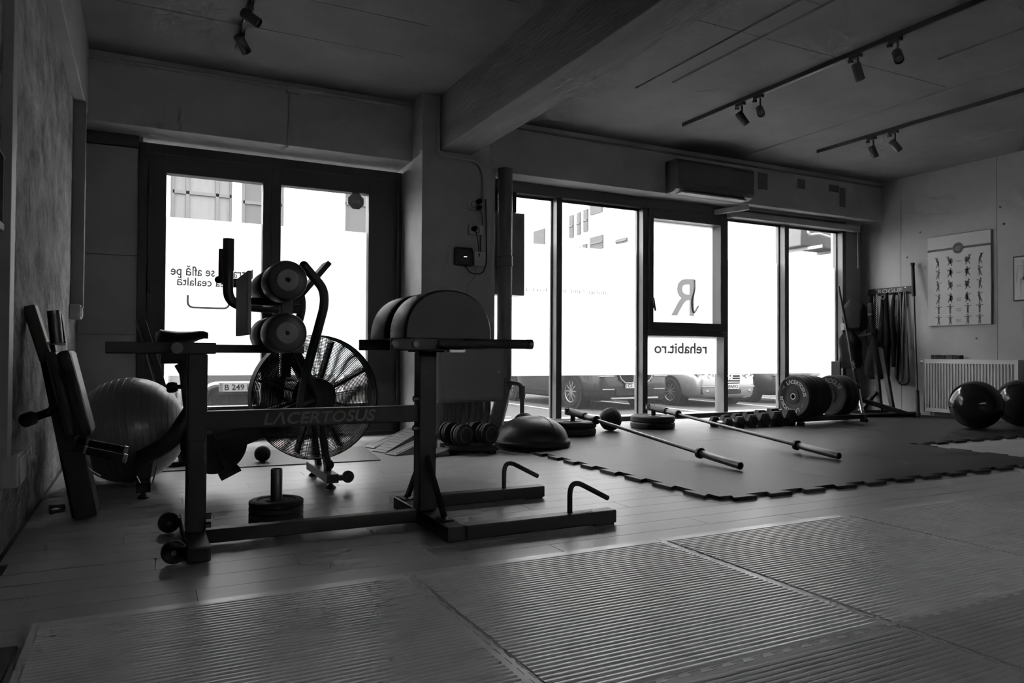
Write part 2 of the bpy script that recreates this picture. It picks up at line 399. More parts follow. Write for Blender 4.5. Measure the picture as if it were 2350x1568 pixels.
# ---------------------------------------------------------------- double door on the left
door = thing('door_1', 'black framed double glass door with frosted film and mirrored lettering', 'door', (1.07, YD, 0), kind='structure')
F0, F1 = YD - .05, YD + .05
def fr(x0, x1, z0, z1, name, parent=door, m='frame_black', y0=F0, y1=F1, bev=.006):
    b = B(); b.box(x0, x1, y0, y1, z0, z1, bev); return part(name, b, m, parent)
fr(-.05, .02, 0, 2.50, 'jamb'); fr(2.13, 2.205, 0, 2.50, 'jamb'); fr(.02, 2.13, 2.42, 2.50, 'head')
b = B(); b.box(-.05, 2.205, F0 - .02, F1, -.01, .03, .004); part('threshold', b, 'frame_black', door)
for (x0, x1, g0, g1) in ((.02, 1.002, .16, .93), (1.003, 2.131, 1.085, 1.88)):
    lf = fr(x0, g0, .035, 2.415, 'leaf_stile', y0=F0 - .012); fr(g1, x1, .035, 2.415, 'leaf_stile', y0=F0 - .012)
    fr(g0, g1, 2.262, 2.415, 'leaf_top_rail', y0=F0 - .012); fr(g0, g1, .035, .30, 'leaf_bottom_rail', y0=F0 - .012)
    b = B(); b.box(g0 - .01, g1 + .01, YD - .004, YD + .004, .29, 2.27); part('pane', b, 'window_glass', door)
    b = B(); b.box(g0 - .002, g1 + .002, YD + .006, YD + .0075, .565, 1.905); part('frosted_film', b, 'frosted_film', door)
fr(2.155, 2.175, .1, 2.3, 'hinge_strip', y0=F0 - .02, m='frame')
for z in (.5, 1.3, 2.1):
    b = B(); b.cyl((.035, F0 - .02, z - .05), (.035, F0 - .02, z + .05), .012, n=12); part('hinge', b, 'frame_black', door)
def flip(o): return basis(o, (-1, 0, 0), (0, 0, 1))      # reads from the street, mirrored from inside
YT = YD - .0052
lettering('Intrarea se află pe', .1, flip((.53, YT, 1.447)), 'decal', door, fit=(.66, .115), bold=.002)
lettering('partea cealaltă', .1, flip((.515, YT, 1.357)), 'decal', door, fit=(.53, .1), bold=.002)
b = B(); b.tube(fillet([(.335, YT, 1.25), (.335, YT, 1.145), (.665, YT, 1.145), (.665, YT, 1.25)], .06, 6), .0085, 8); part('arrow_bracket', b, 'decal', door)
oc = [(1.772 + .08 * math.cos(PI / 8 + i * PI / 4), 2.192 + .08 * math.sin(PI / 8 + i * PI / 4)) for i in range(8)]
b = B(); b.prism(oc, lambda x, z, h: (x, h, z), YT - .001, YT); st = part('security_sticker', b, 'ink_grey', door, 'grey octagonal security sticker', smooth=0)
lettering('BGS', .045, flip((1.772, YT - .002, 2.19)), 'paper', st, fit=(.075, .03), bold=.001)
b = B(); b.torus((1.772, YT - .002, 2.225), (0, 1, 0), .014, .0018, 16, 4); part('sticker_emblem', b, 'paper', st)

# ---------------------------------------------------------------- glazed shopfront on the right
win = thing('window_1', 'floor to ceiling grey framed shopfront glazing with frosted film', 'window', (5.7, YW, 0), kind='structure')
W0, W1 = 6.83, 6.99
def wf(x0, x1, z0, z1, name, y0=W0, y1=W1, m='frame', bev=.004):
    b = B(); b.box(x0, x1, y0, y1, z0, z1, bev); return part(name, b, m, win)
wf(2.88, 8.53, -.01, .07, 'sill_rail', y0=6.8); wf(2.88, 8.53, 2.46, 2.60, 'head_rail')
for (x0, x1) in ((2.89, 2.96), (3.975, 4.046), (5.123, 5.195), (6.345, 6.412), (7.374, 7.448), (8.453, 8.52)): wf(x0, x1, .07, 2.46, 'mullion')
panes = [(2.96, 3.975), (4.046, 5.123), (6.412, 7.374), (7.448, 8.453)]
for (a_, c_) in panes:
    b = B(); b.box(a_ - .005, c_ + .005, YW - .004, YW + .004, .06, 2.47); part('pane', b, 'window_glass', win)
    b = B(); b.box(a_, c_, YW + .006, YW + .0075, .53, 1.96); part('frosted_film', b, 'frosted_film', win)
    for x in (a_, c_ - .018): wf(x, x + .018, .07, 2.46, 'glazing_bead', y0=YW - .03, y1=YW - .004, bev=.002)
    wf(a_, c_, 2.435, 2.46, 'glazing_bead', y0=YW - .03, y1=YW - .004, bev=.002)
# opening casement with glass below
for (x0, x1) in ((5.195, 5.262), (6.276, 6.345)): wf(x0, x1, 1.04, 2.46, 'casement_stile', y0=W0 - .02)
wf(5.262, 6.276, 1.06, 1.145, 'casement_bottom_rail', y0=W0 - .02); wf(5.262, 6.276, 2.345, 2.46, 'casement_top_rail', y0=W0 - .02); wf(5.195, 6.345, .985, 1.06, 'transom')
for (z0, z1) in ((.06, .99), (1.14, 2.35)):
    b = B(); b.box(5.19, 6.35, YW - .004, YW + .004, z0, z1); part('pane', b, 'window_glass', win)
    b = B(); b.box(5.2, 6.34, YW + .006, YW + .0075, max(z0, .53), z1); part('frosted_film', b, 'frosted_film', win)
b = B(); b.box(5.215, 5.245, W0 - .05, W0 - .02, 1.3, 1.36, .004); b.bar((5.23, W0 - .055, 1.42), (5.255, W0 - .06, 1.27), .022, .014, (0, 1, 0), .004); part('window_handle', b, 'frame_black', win)
YT2 = YW - .0052
lettering('rehabit.ro', .12, flip((5.775, YT2, .845)), 'decal', win, fit=(.80, .135), bold=.003)
lettering('fortă pentru', .07, flip((3.60, YT2, 1.457)), 'decal_soft', win, fit=(.66, .07))
lettering('atunci când ai', .07, flip((4.42, YT2, 1.47)), 'decal_soft', win, fit=(.6, .06))
lg = lettering('R', .5, flip((5.80, YT2, 1.46)), 'decal_soft', win, fit=(.36, .45), bold=.006, name='logo_letter', label='soft grey R emblem')
b = B(); b.tube(fillet([(5.98, YT2 - .001, 1.68), (5.985, YT2 - .001, 1.55), (5.93, YT2 - .001, 1.42), (5.96, YT2 - .001, 1.25), (6.04, YT2 - .001, 1.36)], .08, 5), .012, 8); part('logo_flourish', b, 'decal_soft', lg)

# ================================================================ STREET OUTSIDE
b = B(); b.box(-40, 70, -60, 80, -.75, -.4)
st = single('ground_street', b, 'asphalt', 'grey asphalt car park beyond the glazing', 'ground', kind='structure')
for x in (2.7, 5.2, 7.75, 10.3, 12.8, 15.3):
    b = B(); b.box(x - .05, x + .05, 11.6, 16.8, -.402, -.396); part('parking_line', b, 'road_paint', st)
b = B(); b.box(4.6, 6.1, 12.1, 12.2, -.402, -.396); part('parking_line', b, 'road_paint', st)
b = B(); b.box(-6, 14, 7.06, 7.6, -.41, -.08, .02)
single('ground_pavement', b, 'asphalt', 'raised concrete step along the outside of the glazing', 'pavement', kind='structure')
def wheel(parent, x, y, z, r, side, n_sp, wd=.21):
    """side -1: outer face looks to -x"""
    w_ = bpy.data.objects.new('wheel', None); C.objects.link(w_); w_.parent = parent; w_.location = (x, y, z)
    b = B(); o = (-wd / 2 * 0, 0, 0)
    b.lathe([(r * .66, -wd / 2), (r * .9, -wd / 2), (r, -wd * .32), (r, wd * .32), (r * .9, wd / 2), (r * .66, wd / 2), (r * .64, wd * .3), (r * .64, -wd * .3), (r * .66, -wd / 2)], (0, 0, 0), (side, 0, 0), 40)
    o1 = link('tyre', b.mesh('tyre', 'tyre'), w_, False)
    b = B(); b.cyl((side * -.02, 0, 0), (side * .02, 0, 0), r * .645, n=32); link('rim_back', b.mesh('rim_back', 'car_plastic'), w_, False)
    b = B(); b.lathe([(r * .66, wd * .42), (r * .64, wd * .47), (r * .6, wd * .42), (r * .6, wd * .2)], (0, 0, 0), (side, 0, 0), 40)
    b.cyl((side * wd * .2, 0, 0), (side * wd * .42, 0, 0), r * .13, n=16)
    for i in range(n_sp):
        a = 2 * PI * i / n_sp; d = Vector((0, math.cos(a), math.sin(a)))
        b.bar(Vector((side * wd * .36, 0, 0)) + d * r * .1, Vector((side * wd * .33, 0, 0)) + d * r * .62, r * .075, r * .06, (side, 0, 0), .004)
    link('alloy_rim', b.mesh('alloy_rim', 'alloy'), w_, False)
def car(name, label, xc, ynose, W, Lc, H, paint, r, n_sp, wx0, wb, hood, flipy=False, hw_nose=.80):
    t = thing(name, label, 'car', (xc, ynose, -.4), PI if flipy else 0)
    hw = W / 2
    stn = [(0.0, hw * hw_nose, .26, .60, hood - .22, .5), (.06, hw * (hw_nose + .09), .21, .62, hood - .10, .6), (.22, hw * .955, .2, .66, hood - .03, .72), (.55, hw * .99, .2, .72, hood, .76), (1.2, hw, .2, .84, hood + .1, .74),
           (1.45, hw, .2, .9, hood + .16, .72), (2.2, hw, .2, .93, H - .03, .62), (2.9, hw, .2, .95, H, .6), (Lc - 1.0, hw, .2, .97, H - .05, .6), (Lc - .45, hw * .98, .22, .97, H - .38, .64), (Lc - .1, hw * .93, .26, .8, 1.0, .7), (Lc, hw * .8, .32, .7, .85, .72)]
    rings = []
    for (yy, h, zb, zm, zt, tw) in stn:
        p = [(h * .88, zb), (h * .985, zb + .1), (h, (zb + zm) / 2 + .05), (h * .985, zm), (h * (.93 if zt > zm + .15 else .95), zm + (zt - zm) * .45), (h * (tw + .08), zt - .03), (h * tw * .8, zt)]
        rings.append([(-x, yy, z) for x, z in p] + [(x, yy, z) for x, z in p[::-1]])
    b = B(); b.loft(rings); body = link('body', b.mesh('body', paint, 40), t, False)
    for sd in (-1, 1):
        for yy in (wx0, wx0 + wb):
            b = B(); b.cyl((sd * (hw - .25), yy, r), (sd * (hw + .004), yy, r), r * 1.16, n=40); link('wheel_arch', b.mesh('wheel_arch', 'car_plastic'), t, False)
            wheel(t, sd * (hw - .075), yy, r, r, sd, n_sp)
        b = B(); b.box(sd * hw - .012, sd * hw + .012, wx0 + r * 1.2, wx0 + wb - r * 1.2, .24, .36, .01); link('side_sill', b.mesh('side_sill', 'car_plastic'), t, False)
    return t
def slab(t, name, x0, x1, z0, z1, y0, y1, m, bev=.01):
    b = B(); b.box(x0, x1, y0, y1, z0, z1, bev); return link(name, b.mesh(name, m), t, False)
def plate_(t, txt, x, z, y, w_=.52):
    p = slab(t, 'number_plate', x - w_ / 2, x + w_ / 2, z - .056, z + .056, y - .012, y, 'plate_white', .003)
    sgn = 1
    slab(p, 'country_band', x - w_ / 2 + .003, x - w_ / 2 + .042, z - .05, z + .05, y - .014, y - .01, 'car_trim', 0)
    lettering(txt, .08, basis((x + .02, y - .0145, z), (1, 0, 0), (0, 0, 1)), 'car_plastic', p, fit=(w_ * .82, .07), bold=.0008, world=False)
    return p
# dark off-roader facing us
t = car('parked_car', 'dark off-road car with twin oval grille, nose towards the shopfront', 9.25, 12.62, 1.98, 4.9, 1.74, 'car_dark', .37, 10, .92, 2.95, 1.08)
for sx_ in (-1, 1):
    def oval(x, z, h): return (x, h, z)
    a0, a1 = (sx_ * .05, sx_ * .43)
    po = [(a0, .93), (a0, .62), (a0 + sx_ * .03, .575), (a0 + sx_ * .22, .575), (a1 - sx_ * .05, .66), (a1, .80), (a1 - sx_ * .02, .93)]
    b = B(); b.prism(po, oval, -.05, .05); k = link('kidney_grille', b.mesh('kidney_grille', 'car_plastic'), t, False)
    b = B(); b.tube([(x, -.055, z) for x, z in po], .014, 8); link('grille_surround', b.mesh('grille_surround', 'car_trim'), k, False)
    for i in range(6):
        x = a0 + sx_ * (.06 + i * .055); b = B(); b.box(x - .006, x + .006, -.062, -.045, .60, .92); link('grille_bar', b.mesh('grille_bar', 'car_plastic'), k, False)
    slab(t, 'headlamp', min(sx_ * .5, sx_ * .88), max(sx_ * .5, sx_ * .88), .74, .86, .0, .2, 'lamp_glass', .03)
    slab(t, 'lamp_trim', min(sx_ * .5, sx_ * .86), max(sx_ * .5, sx_ * .86), .70, .73, -.01, .15, 'car_trim', .01)
    slab(t, 'corner_intake', min(sx_ * .52, sx_ * .84), max(sx_ * .52, sx_ * .84), .36, .58, .02, .12, 'car_plastic', .03)
    slab(t, 'intake_blade', min(sx_ * .5, sx_ * .8), max(sx_ * .5, sx_ * .8), .43, .455, -.005, .1, 'car_trim', .008)
slab(t, 'lower_intake', -.48, .48, .30, .46, -.03, .1, 'car_plastic', .02); slab(t, 'skid_strip', -.6, .6, .235, .275, -.035, .1, 'car_trim', .01)
plate_(t, 'CL 14 SXB', 0, .52, -.035)
# silver saloon
t = car('parked_car', 'silver saloon car with slatted grille, parked beside the dark off-roader', 11.80, 12.55, 1.82, 4.75, 1.47, 'car_silver', .32, 10, .92, 2.7, .92)
slab(t, 'grille', -.33, .33, .52, .80, -.02, .1, 'car_plastic', .03)
for i in range(5): slab(t, 'grille_slat', -.32, .32, .55 + i * .055, .565 + i * .055, -.032, .02, 'chrome', .004)
b = B(); b.torus((0, -.04, .68), (0, 1, 0), .06, .012, 24, 8); b.bar((-.035, -.04, .72), (-.012, -.04, .645), .012, .01, (0, 1, 0)); b.bar((-.012, -.04, .645), (0, -.04, .69), .012, .01, (0, 1, 0)); b.bar((0, -.04, .69), (.012, -.04, .645), .012, .01, (0, 1, 0)); b.bar((.012, -.04, .645), (.035, -.04, .72), .012, .01, (0, 1, 0))
link('badge', b.mesh('badge', 'chrome'), t, False)
for sx_ in (-1, 1):
    po = [(sx_ * .40, .62), (sx_ * .62, .61), (sx_ * .80, .66), (sx_ * .84, .78), (sx_ * .60, .80), (sx_ * .43, .74)]
    b = B(); b.prism(po, lambda x, z, h: (x, h + abs(x) ** 3 * .22, z), -.015, .12); hl = link('headlamp', b.mesh('headlamp', 'lamp_glass'), t, False)
    for q in (.55, .72):
        b = B(); b.lathe([(.0, 0), (.05, .01), (.055, .03)], (sx_ * q, -.02 + q ** 3 * .22, .70), (0, -1, 0), 20); link('lamp_reflector', b.mesh('lamp_reflector', 'chrome'), hl, False)
    slab(t, 'fog_intake', min(sx_ * .40, sx_ * .78), max(sx_ * .40, sx_ * .78), .30, .42, .02, .12, 'car_plastic', .02)
    b = B(); b.sphere((sx_ * .62, .015, .36), .035, 14, 8); link('fog_lamp', b.mesh('fog_lamp', 'lamp_glass'), t, False)
slab(t, 'lower_intake', -.36, .36, .30, .40, -.02, .1, 'car_plastic', .02); slab(t, 'bumper_strip', -.78, .78, .445, .47, -.012, .1, 'car_trim', .01)
plate_(t, 'B 08WPO', 0, .46, -.03)
# dark hatchback further right
t = car('parked_car', 'dark hatchback parked at the far right of the car park', 14.35, 12.9, 1.8, 4.2, 1.5, 'car_dark', .32, 7, .85, 2.55, .95)
for sx_ in (-1, 1): slab(t, 'headlamp', min(sx_ * .45, sx_ * .8), max(sx_ * .45, sx_ * .8), .66, .80, .0, .15, 'lamp_glass', .03)
slab(t, 'lower_intake', -.5, .5, .28, .44, -.02, .1, 'car_plastic', .02); slab(t, 'grille', -.4, .4, .55, .7, -.02, .1, 'car_plastic', .02)
# grey van seen from behind through the door
t = car('parked_car', 'grey car seen from behind through the double glass door', 1.26, 9.75, 1.75, 4.2, 1.5, 'car_grey', .31, 7, .75, 2.5, 1.15, hw_nose=.9)
slab(t, 'bumper', -.86, .86, .30, .74, -.10, .3, 'car_grey', .08); slab(t, 'bumper_insert', -.52, .60, .26, .66, -.125, .05, 'car_plastic', .06)
b = B(); b.tube(fillet([(-.6, -.13, .30), (-.6, -.13, .76), (-.2, -.13, .76), (.6, -.13, .76)], .18, 8), .05, 10); link('bumper_moulding', b.mesh('bumper_moulding', 'alloy'), t, False)
plate_(t, 'B 249 LPD', -.17, .74, -.185)
for sx_ in (-1, 1): slab(t, 'tail_lamp', min(sx_ * .7, sx_ * .85), max(sx_ * .7, sx_ * .85), .86, 1.12, -.02, .1, 'car_trim', .02)
# ---- buildings
bd = thing('apartment_building', 'pale building with tall gridded windows behind the double door', 'building', (3, 22, -.4))
b = B(); b.box(-14, 9.5, 22.3, 26, -.4, 14); part('wall', b, 'facade_white', bd, smooth=0)
b = B(); b.box(-14, 9.5, 22.15, 22.35, -.4, .9); part('plinth', b, 'facade_grey', bd, smooth=0)
def bwin(x0, x1, z0, z1, vx, hz, cur=True):
    b = B(); b.box(x0, x1, 22.24, 22.31, z0, z1); f = part('window', b, 'curtain' if cur else 'far_window', bd, smooth=0)
    for x in [x0, x1] + vx:
        b = B(); b.box(x - .045, x + .045, 22.2, 22.3, z0, z1); part('window_bar', b, 'far_window_frame', f, smooth=0)
    for z in [z0, z1] + hz:
        b = B(); b.box(x0, x1, 22.2, 22.3, z - .045, z + .045); part('window_bar', b, 'far_window_frame', f, smooth=0)
for xb in (-5.6, -1.9 - .55, .68):
    bwin(xb, xb + 1.52, 2.6, 6.6, [xb + .38, xb + 1.15], [3.9, 5.22])
bwin(2.52, 3.6, 2.6, 6.6, [], [3.9, 5.1], False); bwin(5.45, 6.6, 4.4, 7.5, [], [5.35], False); bwin(7.4, 8.6, 4.4, 7.5, [8.0], [5.35])
for x in (.5, 2.34, 3.8, 5.3):
    b = B(); b.box(x - .12, x + .12, 22.05, 22.32, -.4, 13); part('pilaster', b, 'facade_white', bd, smooth=0)
bd = thing('office_building', 'bleached white office block with slim windows across the car park', 'building', (16, 26, -.4))
b = B(); b.box(16, 30, 21, 46, -.4, 13); part('wall', b, 'facade_white', bd, smooth=0)
for (y0, y1, z0, z1) in ((24.95, 25.25, 5.75, 6.65), (25.5, 25.75, 5.7, 6.62), (26.05, 26.35, 5.65, 6.6), (27.4, 27.8, 5.6, 7.6), (23.9, 24.75, 6.35, 8.0), (23.85, 24.75, 4.92, 5.45), (22.25, 22.95, 4.95, 5.12), (25.0, 25.3, 4.95, 5.25), (25.5, 25.8, 4.95, 5.2), (28.5, 29.5, 4.6, 6.4), (31, 32, 4.6, 6.4)):
    b = B(); b.box(15.93, 16.01, y0, y1, z0, z1); f = part('window', b, 'far_window', bd, smooth=0)
    b = B(); b.box(15.9, 15.95, y0, y1, (z0 + z1) / 2 - .03, (z0 + z1) / 2 + .03); part('window_bar', b, 'far_window_frame', f, smooth=0)
b = B(); b.box(9.5, 15.7, 34, 40, -.4, 9.5)
bd = single('courtyard_building', b, 'facade_white', 'plain white block far behind the street lamp', 'building', smooth=0, origin=(12.7, 37, -.4))
for i in range(4):
    for j in range(2):
        b = B(); b.box(10.3 + i * 1.2, 11.1 + i * 1.2, 33.94, 34.02, 4.6 + j * 2, 5.8 + j * 2); part('window', b, 'far_window', bd, smooth=0)
lamp = thing('street_lamp', 'slim street lamp with flat head beyond the grey cabinet', 'street lamp', (6.1, 13.5, -.4))
b = B(); b.tube(fillet([(6.1, 13.5, -.4), (6.1, 13.5, 3.25), (6.6, 13.5, 3.35)], .3, 6), .03, 10); part('pole', b, 'grey_pipe', lamp)
b = B(); b.box(6.5, 7.0, 13.4, 13.6, 3.30, 3.37, .02); part('lamp_head', b, 'grey_pipe', lamp)
ac = thing('outdoor_unit', 'outdoor air conditioning unit hung high outside the right pane', 'air conditioner', (8.75, 7.5, 2.25))
b = B(); b.box(8.25, 9.2, 7.35, 7.75, 2.31, 2.72, .02); part('casing', b, 'facade_grey', ac)
for x in (8.4, 9.0):
    b = B(); b.bar((x, 7.1, 2.285), (x, 7.8, 2.285), .04, .04); part('bracket', b, 'white_plastic', ac)
b = B(); b.tube(fillet([(8.35, 7.33, 2.66), (8.35, 7.31, 2.46), (8.55, 7.31, 2.5), (9.1, 7.31, 2.42)], .06, 5), .018, 10); part('pipe', b, 'white_plastic', ac)

# ================================================================ MATS ON THE FLOOR
def teeth_edge(p, q, pitch, depth, outward, lo=.38, hi=.62, skew=.06):
    """jigsaw outline from p to q, tabs standing outward"""
    p = Vector(p); q = Vector(q); d = (q - p); L = d.length; d /= L; n = Vector(outward); k = max(1, round(L / pitch)); s_ = L / k; out = []
    for i in range(k):
        a = p + d * (s_ * i)
        out += [a + d * s_ * (.25 + skew), a + d * s_ * (.25 - skew) + n * depth, a + d * s_ * (.75 + skew) + n * depth, a + d * s_ * (.75 - skew)]
    return out
def tile_poly(x0, x1, y0, y1, ed, pitch, depth):
    """ed: dict side -> +1 tabs out, -1 tabs in, 0 straight"""
    P = []
    for side, p, q, n in (('s', (x0, y0), (x1, y0), (0, -1)), ('e', (x1, y0), (x1, y1), (1, 0)), ('n', (x1, y1), (x0, y1), (0, 1)), ('w', (x0, y1), (x0, y0), (-1, 0))):
        P.append(Vector(p)); e = ed.get(side, 0)
        if e: P += teeth_edge(p, q, pitch, depth, Vector(n) * e)
    return [(v.x, v.y) for v in P]
def flat(x, y, h): return (x, y, h)
# ---- ribbed foam puzzle mats
FX = [-.26, .80, 1.86, 2.92, 3.98]; FY = [.31, 1.34, 2.37]
FLAB = [['', 'dark smooth foam puzzle mat nearest the camera, left of two', 'dark smooth foam puzzle mat nearest the camera, right of two', 'dark smooth foam puzzle mat at the near right edge of the foam floor'],
        ['ribbed grey foam puzzle mat at the left end of the row', 'ribbed grey foam puzzle mat second from the left in the row', 'ribbed grey foam puzzle mat third from the left in the row', 'ribbed grey foam puzzle mat at the right end of the row']]
for r_ in (0, 1):
    for c_ in range(4):
        if r_ == 0 and c_ == 0: continue
        x0, x1, y0, y1 = FX[c_] + .001, FX[c_ + 1] - .001, FY[r_] + .001, FY[r_ + 1] - .001
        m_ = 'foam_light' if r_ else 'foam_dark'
        t = thing('foam_mat', FLAB[r_][c_], 'foam mat', ((x0 + x1) / 2, (y0 + y1) / 2, 0), group='foam puzzle mats in the foreground')
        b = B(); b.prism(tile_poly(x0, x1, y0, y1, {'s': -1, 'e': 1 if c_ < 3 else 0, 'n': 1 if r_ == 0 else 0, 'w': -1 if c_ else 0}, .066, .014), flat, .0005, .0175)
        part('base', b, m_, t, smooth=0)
        if r_ == 1:   # border strip with its little tabs along the wood floor
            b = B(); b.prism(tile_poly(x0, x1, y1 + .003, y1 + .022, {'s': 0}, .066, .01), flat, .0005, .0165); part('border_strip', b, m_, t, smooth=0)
        b = B(); pr = []; n_ = 48; i0, i1 = y0 + .022, y1 - .022; st_ = (i1 - i0) / n_; amp = .0030 if r_ else .0014
        for i in range(n_):
            a_ = i0 + i * st_
            pr += [(a_, 0), (a_ + st_ * .09, .62), (a_ + st_ * .22, .94), (a_ + st_ * .5, 1), (a_ + st_ * .78, .94), (a_ + st_ * .91, .62)]
        pr.append((i1, 0))
        L0 = [b.bm.verts.new((x0 + .02, yy, .0176 + h * amp)) for yy, h in pr]; L1 = [b.bm.verts.new((x1 - .02, yy, .0176 + h * amp)) for yy, h in pr]
        for i in range(len(pr) - 1): b._face([L0[i], L1[i], L1[i + 1], L0[i + 1]])
        for LL in (L0, L1):
            for i in range(n_): b._face(LL[i * 6:i * 6 + 7] if LL is L1 else LL[i * 6:i * 6 + 7][::-1])
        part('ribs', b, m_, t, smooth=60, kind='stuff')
# ---- black rubber puzzle tiles
TOP = .02
RX = [2.71, 3.747, 4.783, 5.82, 6.84, 7.85, 8.84]; RY = [2.95, 4.05, 4.95, 5.85, 6.74]
cols = ['first', 'second', 'third', 'fourth', 'fifth', 'sixth']; rows = ['front row', 'second row', 'third row', 'row under the shopfront']
for j in range(4):
    for i in range(6):
        if j == 0 and i > 2: continue
        x0, x1, y0, y1 = RX[i] + .0008, RX[i + 1] - .0008, RY[j] + .0008, RY[j + 1] - .0008
        e = {'s': 0, 'e': 0, 'n': 0, 'w': 0}
        if i == 0: e['w'] = 1
        if j == 0: e['s'] = 1
        if j == 1 and i > 2: e['s'] = 1
        if j == 0 and i == 2: e['e'] = 1
        po = tile_poly(x0, x1, y0, y1, e, .247, .055)
        if i == 0 and j == 3: po = [(x0, y0), (x1, y0), (x1, y1), (3.10, y1), (3.10, 6.20), (2.92, 6.18), (x0, 6.18)]
        b = B(); b.prism(po, flat, .0004, TOP)
        single('rubber_tile', b, 'rubber_tile', f'black speckled rubber floor tile, {cols[i]} from the left in the {rows[j]}', 'rubber mat', 'rubber puzzle floor tiles', smooth=0, origin=((x0 + x1) / 2, (y0 + y1) / 2, 0))
b = B(); b.prism([(.10, 5.17), (1.52, 5.08), (1.62, 5.9), (.2, 5.98)], flat, .0005, .007)
single('exercise_mat', b, 'thin_mat', 'thin dark rectangular mat lying behind the fan bike', 'mat', smooth=0, origin=(.86, 5.5, 0))
b = B(); b.prism([(-.46, 1.5), (-.29, 1.5), (-.275, 2.24), (-.46, 2.26)], flat, .0005, .012)
single('rubber_offcut', b, 'black_rubber', 'black rubber offcut at the lower left corner', 'mat', smooth=0, origin=(-.37, 1.9, 0))

# ================================================================ GLUTE HAM BENCH
g = thing('glute_ham_machine', 'black steel glute ham bench with half-moon pads and foam rollers', 'gym machine', (.65, 3.13, 0))
YM = 3.13
def gp(name, m='black_metal', label=None, **k): return lambda b: part(name, b, m, g, label)
b = B(); b.box(.147, .228, 2.84, 3.47, .012, .066, .006); part('rear_foot', b, 'black_metal', g)
b = B(); b.box(.155, .228, YM - .037, YM + .037, .066, .755, .006); lp = part('rear_post', b, 'black_metal', g)
b = B(); b.box(.163, .220, YM - .045, YM - .037, .066, .42, .003); part('post_plate', b, 'black_metal', lp)
for (x, z) in ((.235, .45), (.235, .12), (.235, .085)):
    b = B(); b.cyl((x - .01, YM - .02, z), (x + .012, YM - .02, z), .012, n=6); part('bolt', b, 'dark_steel', lp)
for yy in (2.90, 3.41):
    b = B(); b.bar((.15, yy, .045), (.105, yy, .05), .04, .04, bev=.004); part('wheel_bracket', b, 'black_metal', g)
    b = B(); b.lathe([(0, -.02), (.03, -.02), (.042, -.012), (.044, 0), (.042, .012), (.03, .02), (0, .02)], (.108, yy, .046), (0, 1, 0), 24); wz = part('transport_wheel', b, 'black_rubber', g)
    b = B(); b.cyl((.108, yy - .024, .046), (.108, yy + .024, .046), .009, n=10); part('axle', b, 'endcap', wz)
b = B(); b.box(.226, 1.10, YM - .025, YM + .025, .012, .066, .005); part('base_beam', b, 'black_metal', g)
b = B(); b.box(.226, 1.10, YM - .025, YM + .025, .458, .530, .004); mbm = part('main_beam', b, 'black_metal', g)
lettering('LΛCERTOSUS', .06, basis((.672, YM - .0258, .495), (1, 0, .006), (0, 0, 1)), 'logo_grey', mbm, fit=(.465, .052), shear=.2, bold=.0012, label='grey slanted maker lettering')
# carriage
b = B(); b.box(-.125, .258, YM - .03, YM + .03, .755, .800, .004); part('carriage_sleeve', b, 'black_metal', g)
b = B(); b.box(.20, .60, YM - .022, YM + .022, .760, .793, .004); part('carriage_tube', b, 'black_metal', g)
b = B(); b.cyl((.115, YM - .10, .777), (.115, YM - .03, .777), .019, n=20); h = part('lock_knob', b, 'black_plastic', g)
b = B(); b.cyl((.115, YM - .104, .777), (.115, YM - .0995, .777), .0215, n=20); part('knob_cap', b, 'endcap', h)
b = B(); b.box(.352, .368, 2.94, 3.32, .83, 1.075, .003); part('footplate', b, 'footplate', g, 'grey flat footplate seen edge-on')
b = B(); b.box(.36, .56, YM - .02, YM + .02, .955, .985, .004); part('footplate_arm', b, 'black_metal', g)
b = B(); b.box(.503, .552, YM - .025, YM + .025, .76, 1.06, .004); part('roller_bracket', b, 'black_metal', g)
for z in (1.037, .836):
    b = B(); b.cyl((.487, 2.86, z), (.487, 3.35, z), .016, n=14); ax = part('roller_axle', b, 'dark_steel', g)
    for (y0, y1) in ((2.85, 3.035), (3.11, 3.36)):
        b = B(); b.lathe([(.016, y0), (.06, y0), (.072, y0 + .008), (.0765, y0 + .025), (.0765, y1 - .025), (.072, y1 - .008), (.06, y1), (.016, y1)], (.487, 0, z), (0, 1, 0), 36); part('foam_roller', b, 'foam_roller', g)
    b = B(); b.lathe([(0, -.003), (.04, -.003), (.0435, 0), (.044, .01)], (.487, 2.848, z), (0, 1, 0), 28); ec = part('roller_cap', b, 'endcap', g)
    b = B(); b.cyl((.487, 2.843, z), (.487, 2.846, z), .008, n=10); part('cap_screw', b, 'black_plastic', ec)
# front post, pads and handles
b = B(); b.box(1.10, 1.18, YM - .04, YM + .04, .06, .770, .006); fp = part('front_post', b, 'black_metal', g)
for (x, z) in ((1.088, .56), (1.088, .43)):
    b = B(); b.cyl((x - .012, YM - .02, z), (x + .014, YM - .02, z), .012, n=6); part('bolt', b, 'dark_steel', fp)
b = B(); b.box(1.08, 1.205, YM - .07, YM + .07, .768, .778, .002); part('post_cap_plate', b, 'black_metal', g)
b = B(); b.box(.90, 1.22, 2.87, 2.895, .775, .825, .004); b.box(.90, 1.22, 3.355, 3.38, .775, .825, .004); b.box(1.08, 1.2, 2.87, 3.38, .777, .80, .003); pf = part('pad_frame', b, 'black_metal', g)
for x in (.912, 1.0):
    b = B(); b.cyl((x, 2.855, .80), (x, 2.872, .80), .013, n=12); part('bolt', b, 'dark_steel', pf)
b = B(); b.box(1.15, 1.22, 2.86, 2.9, .768, .778); part('label_tab', b, 'steel', pf)
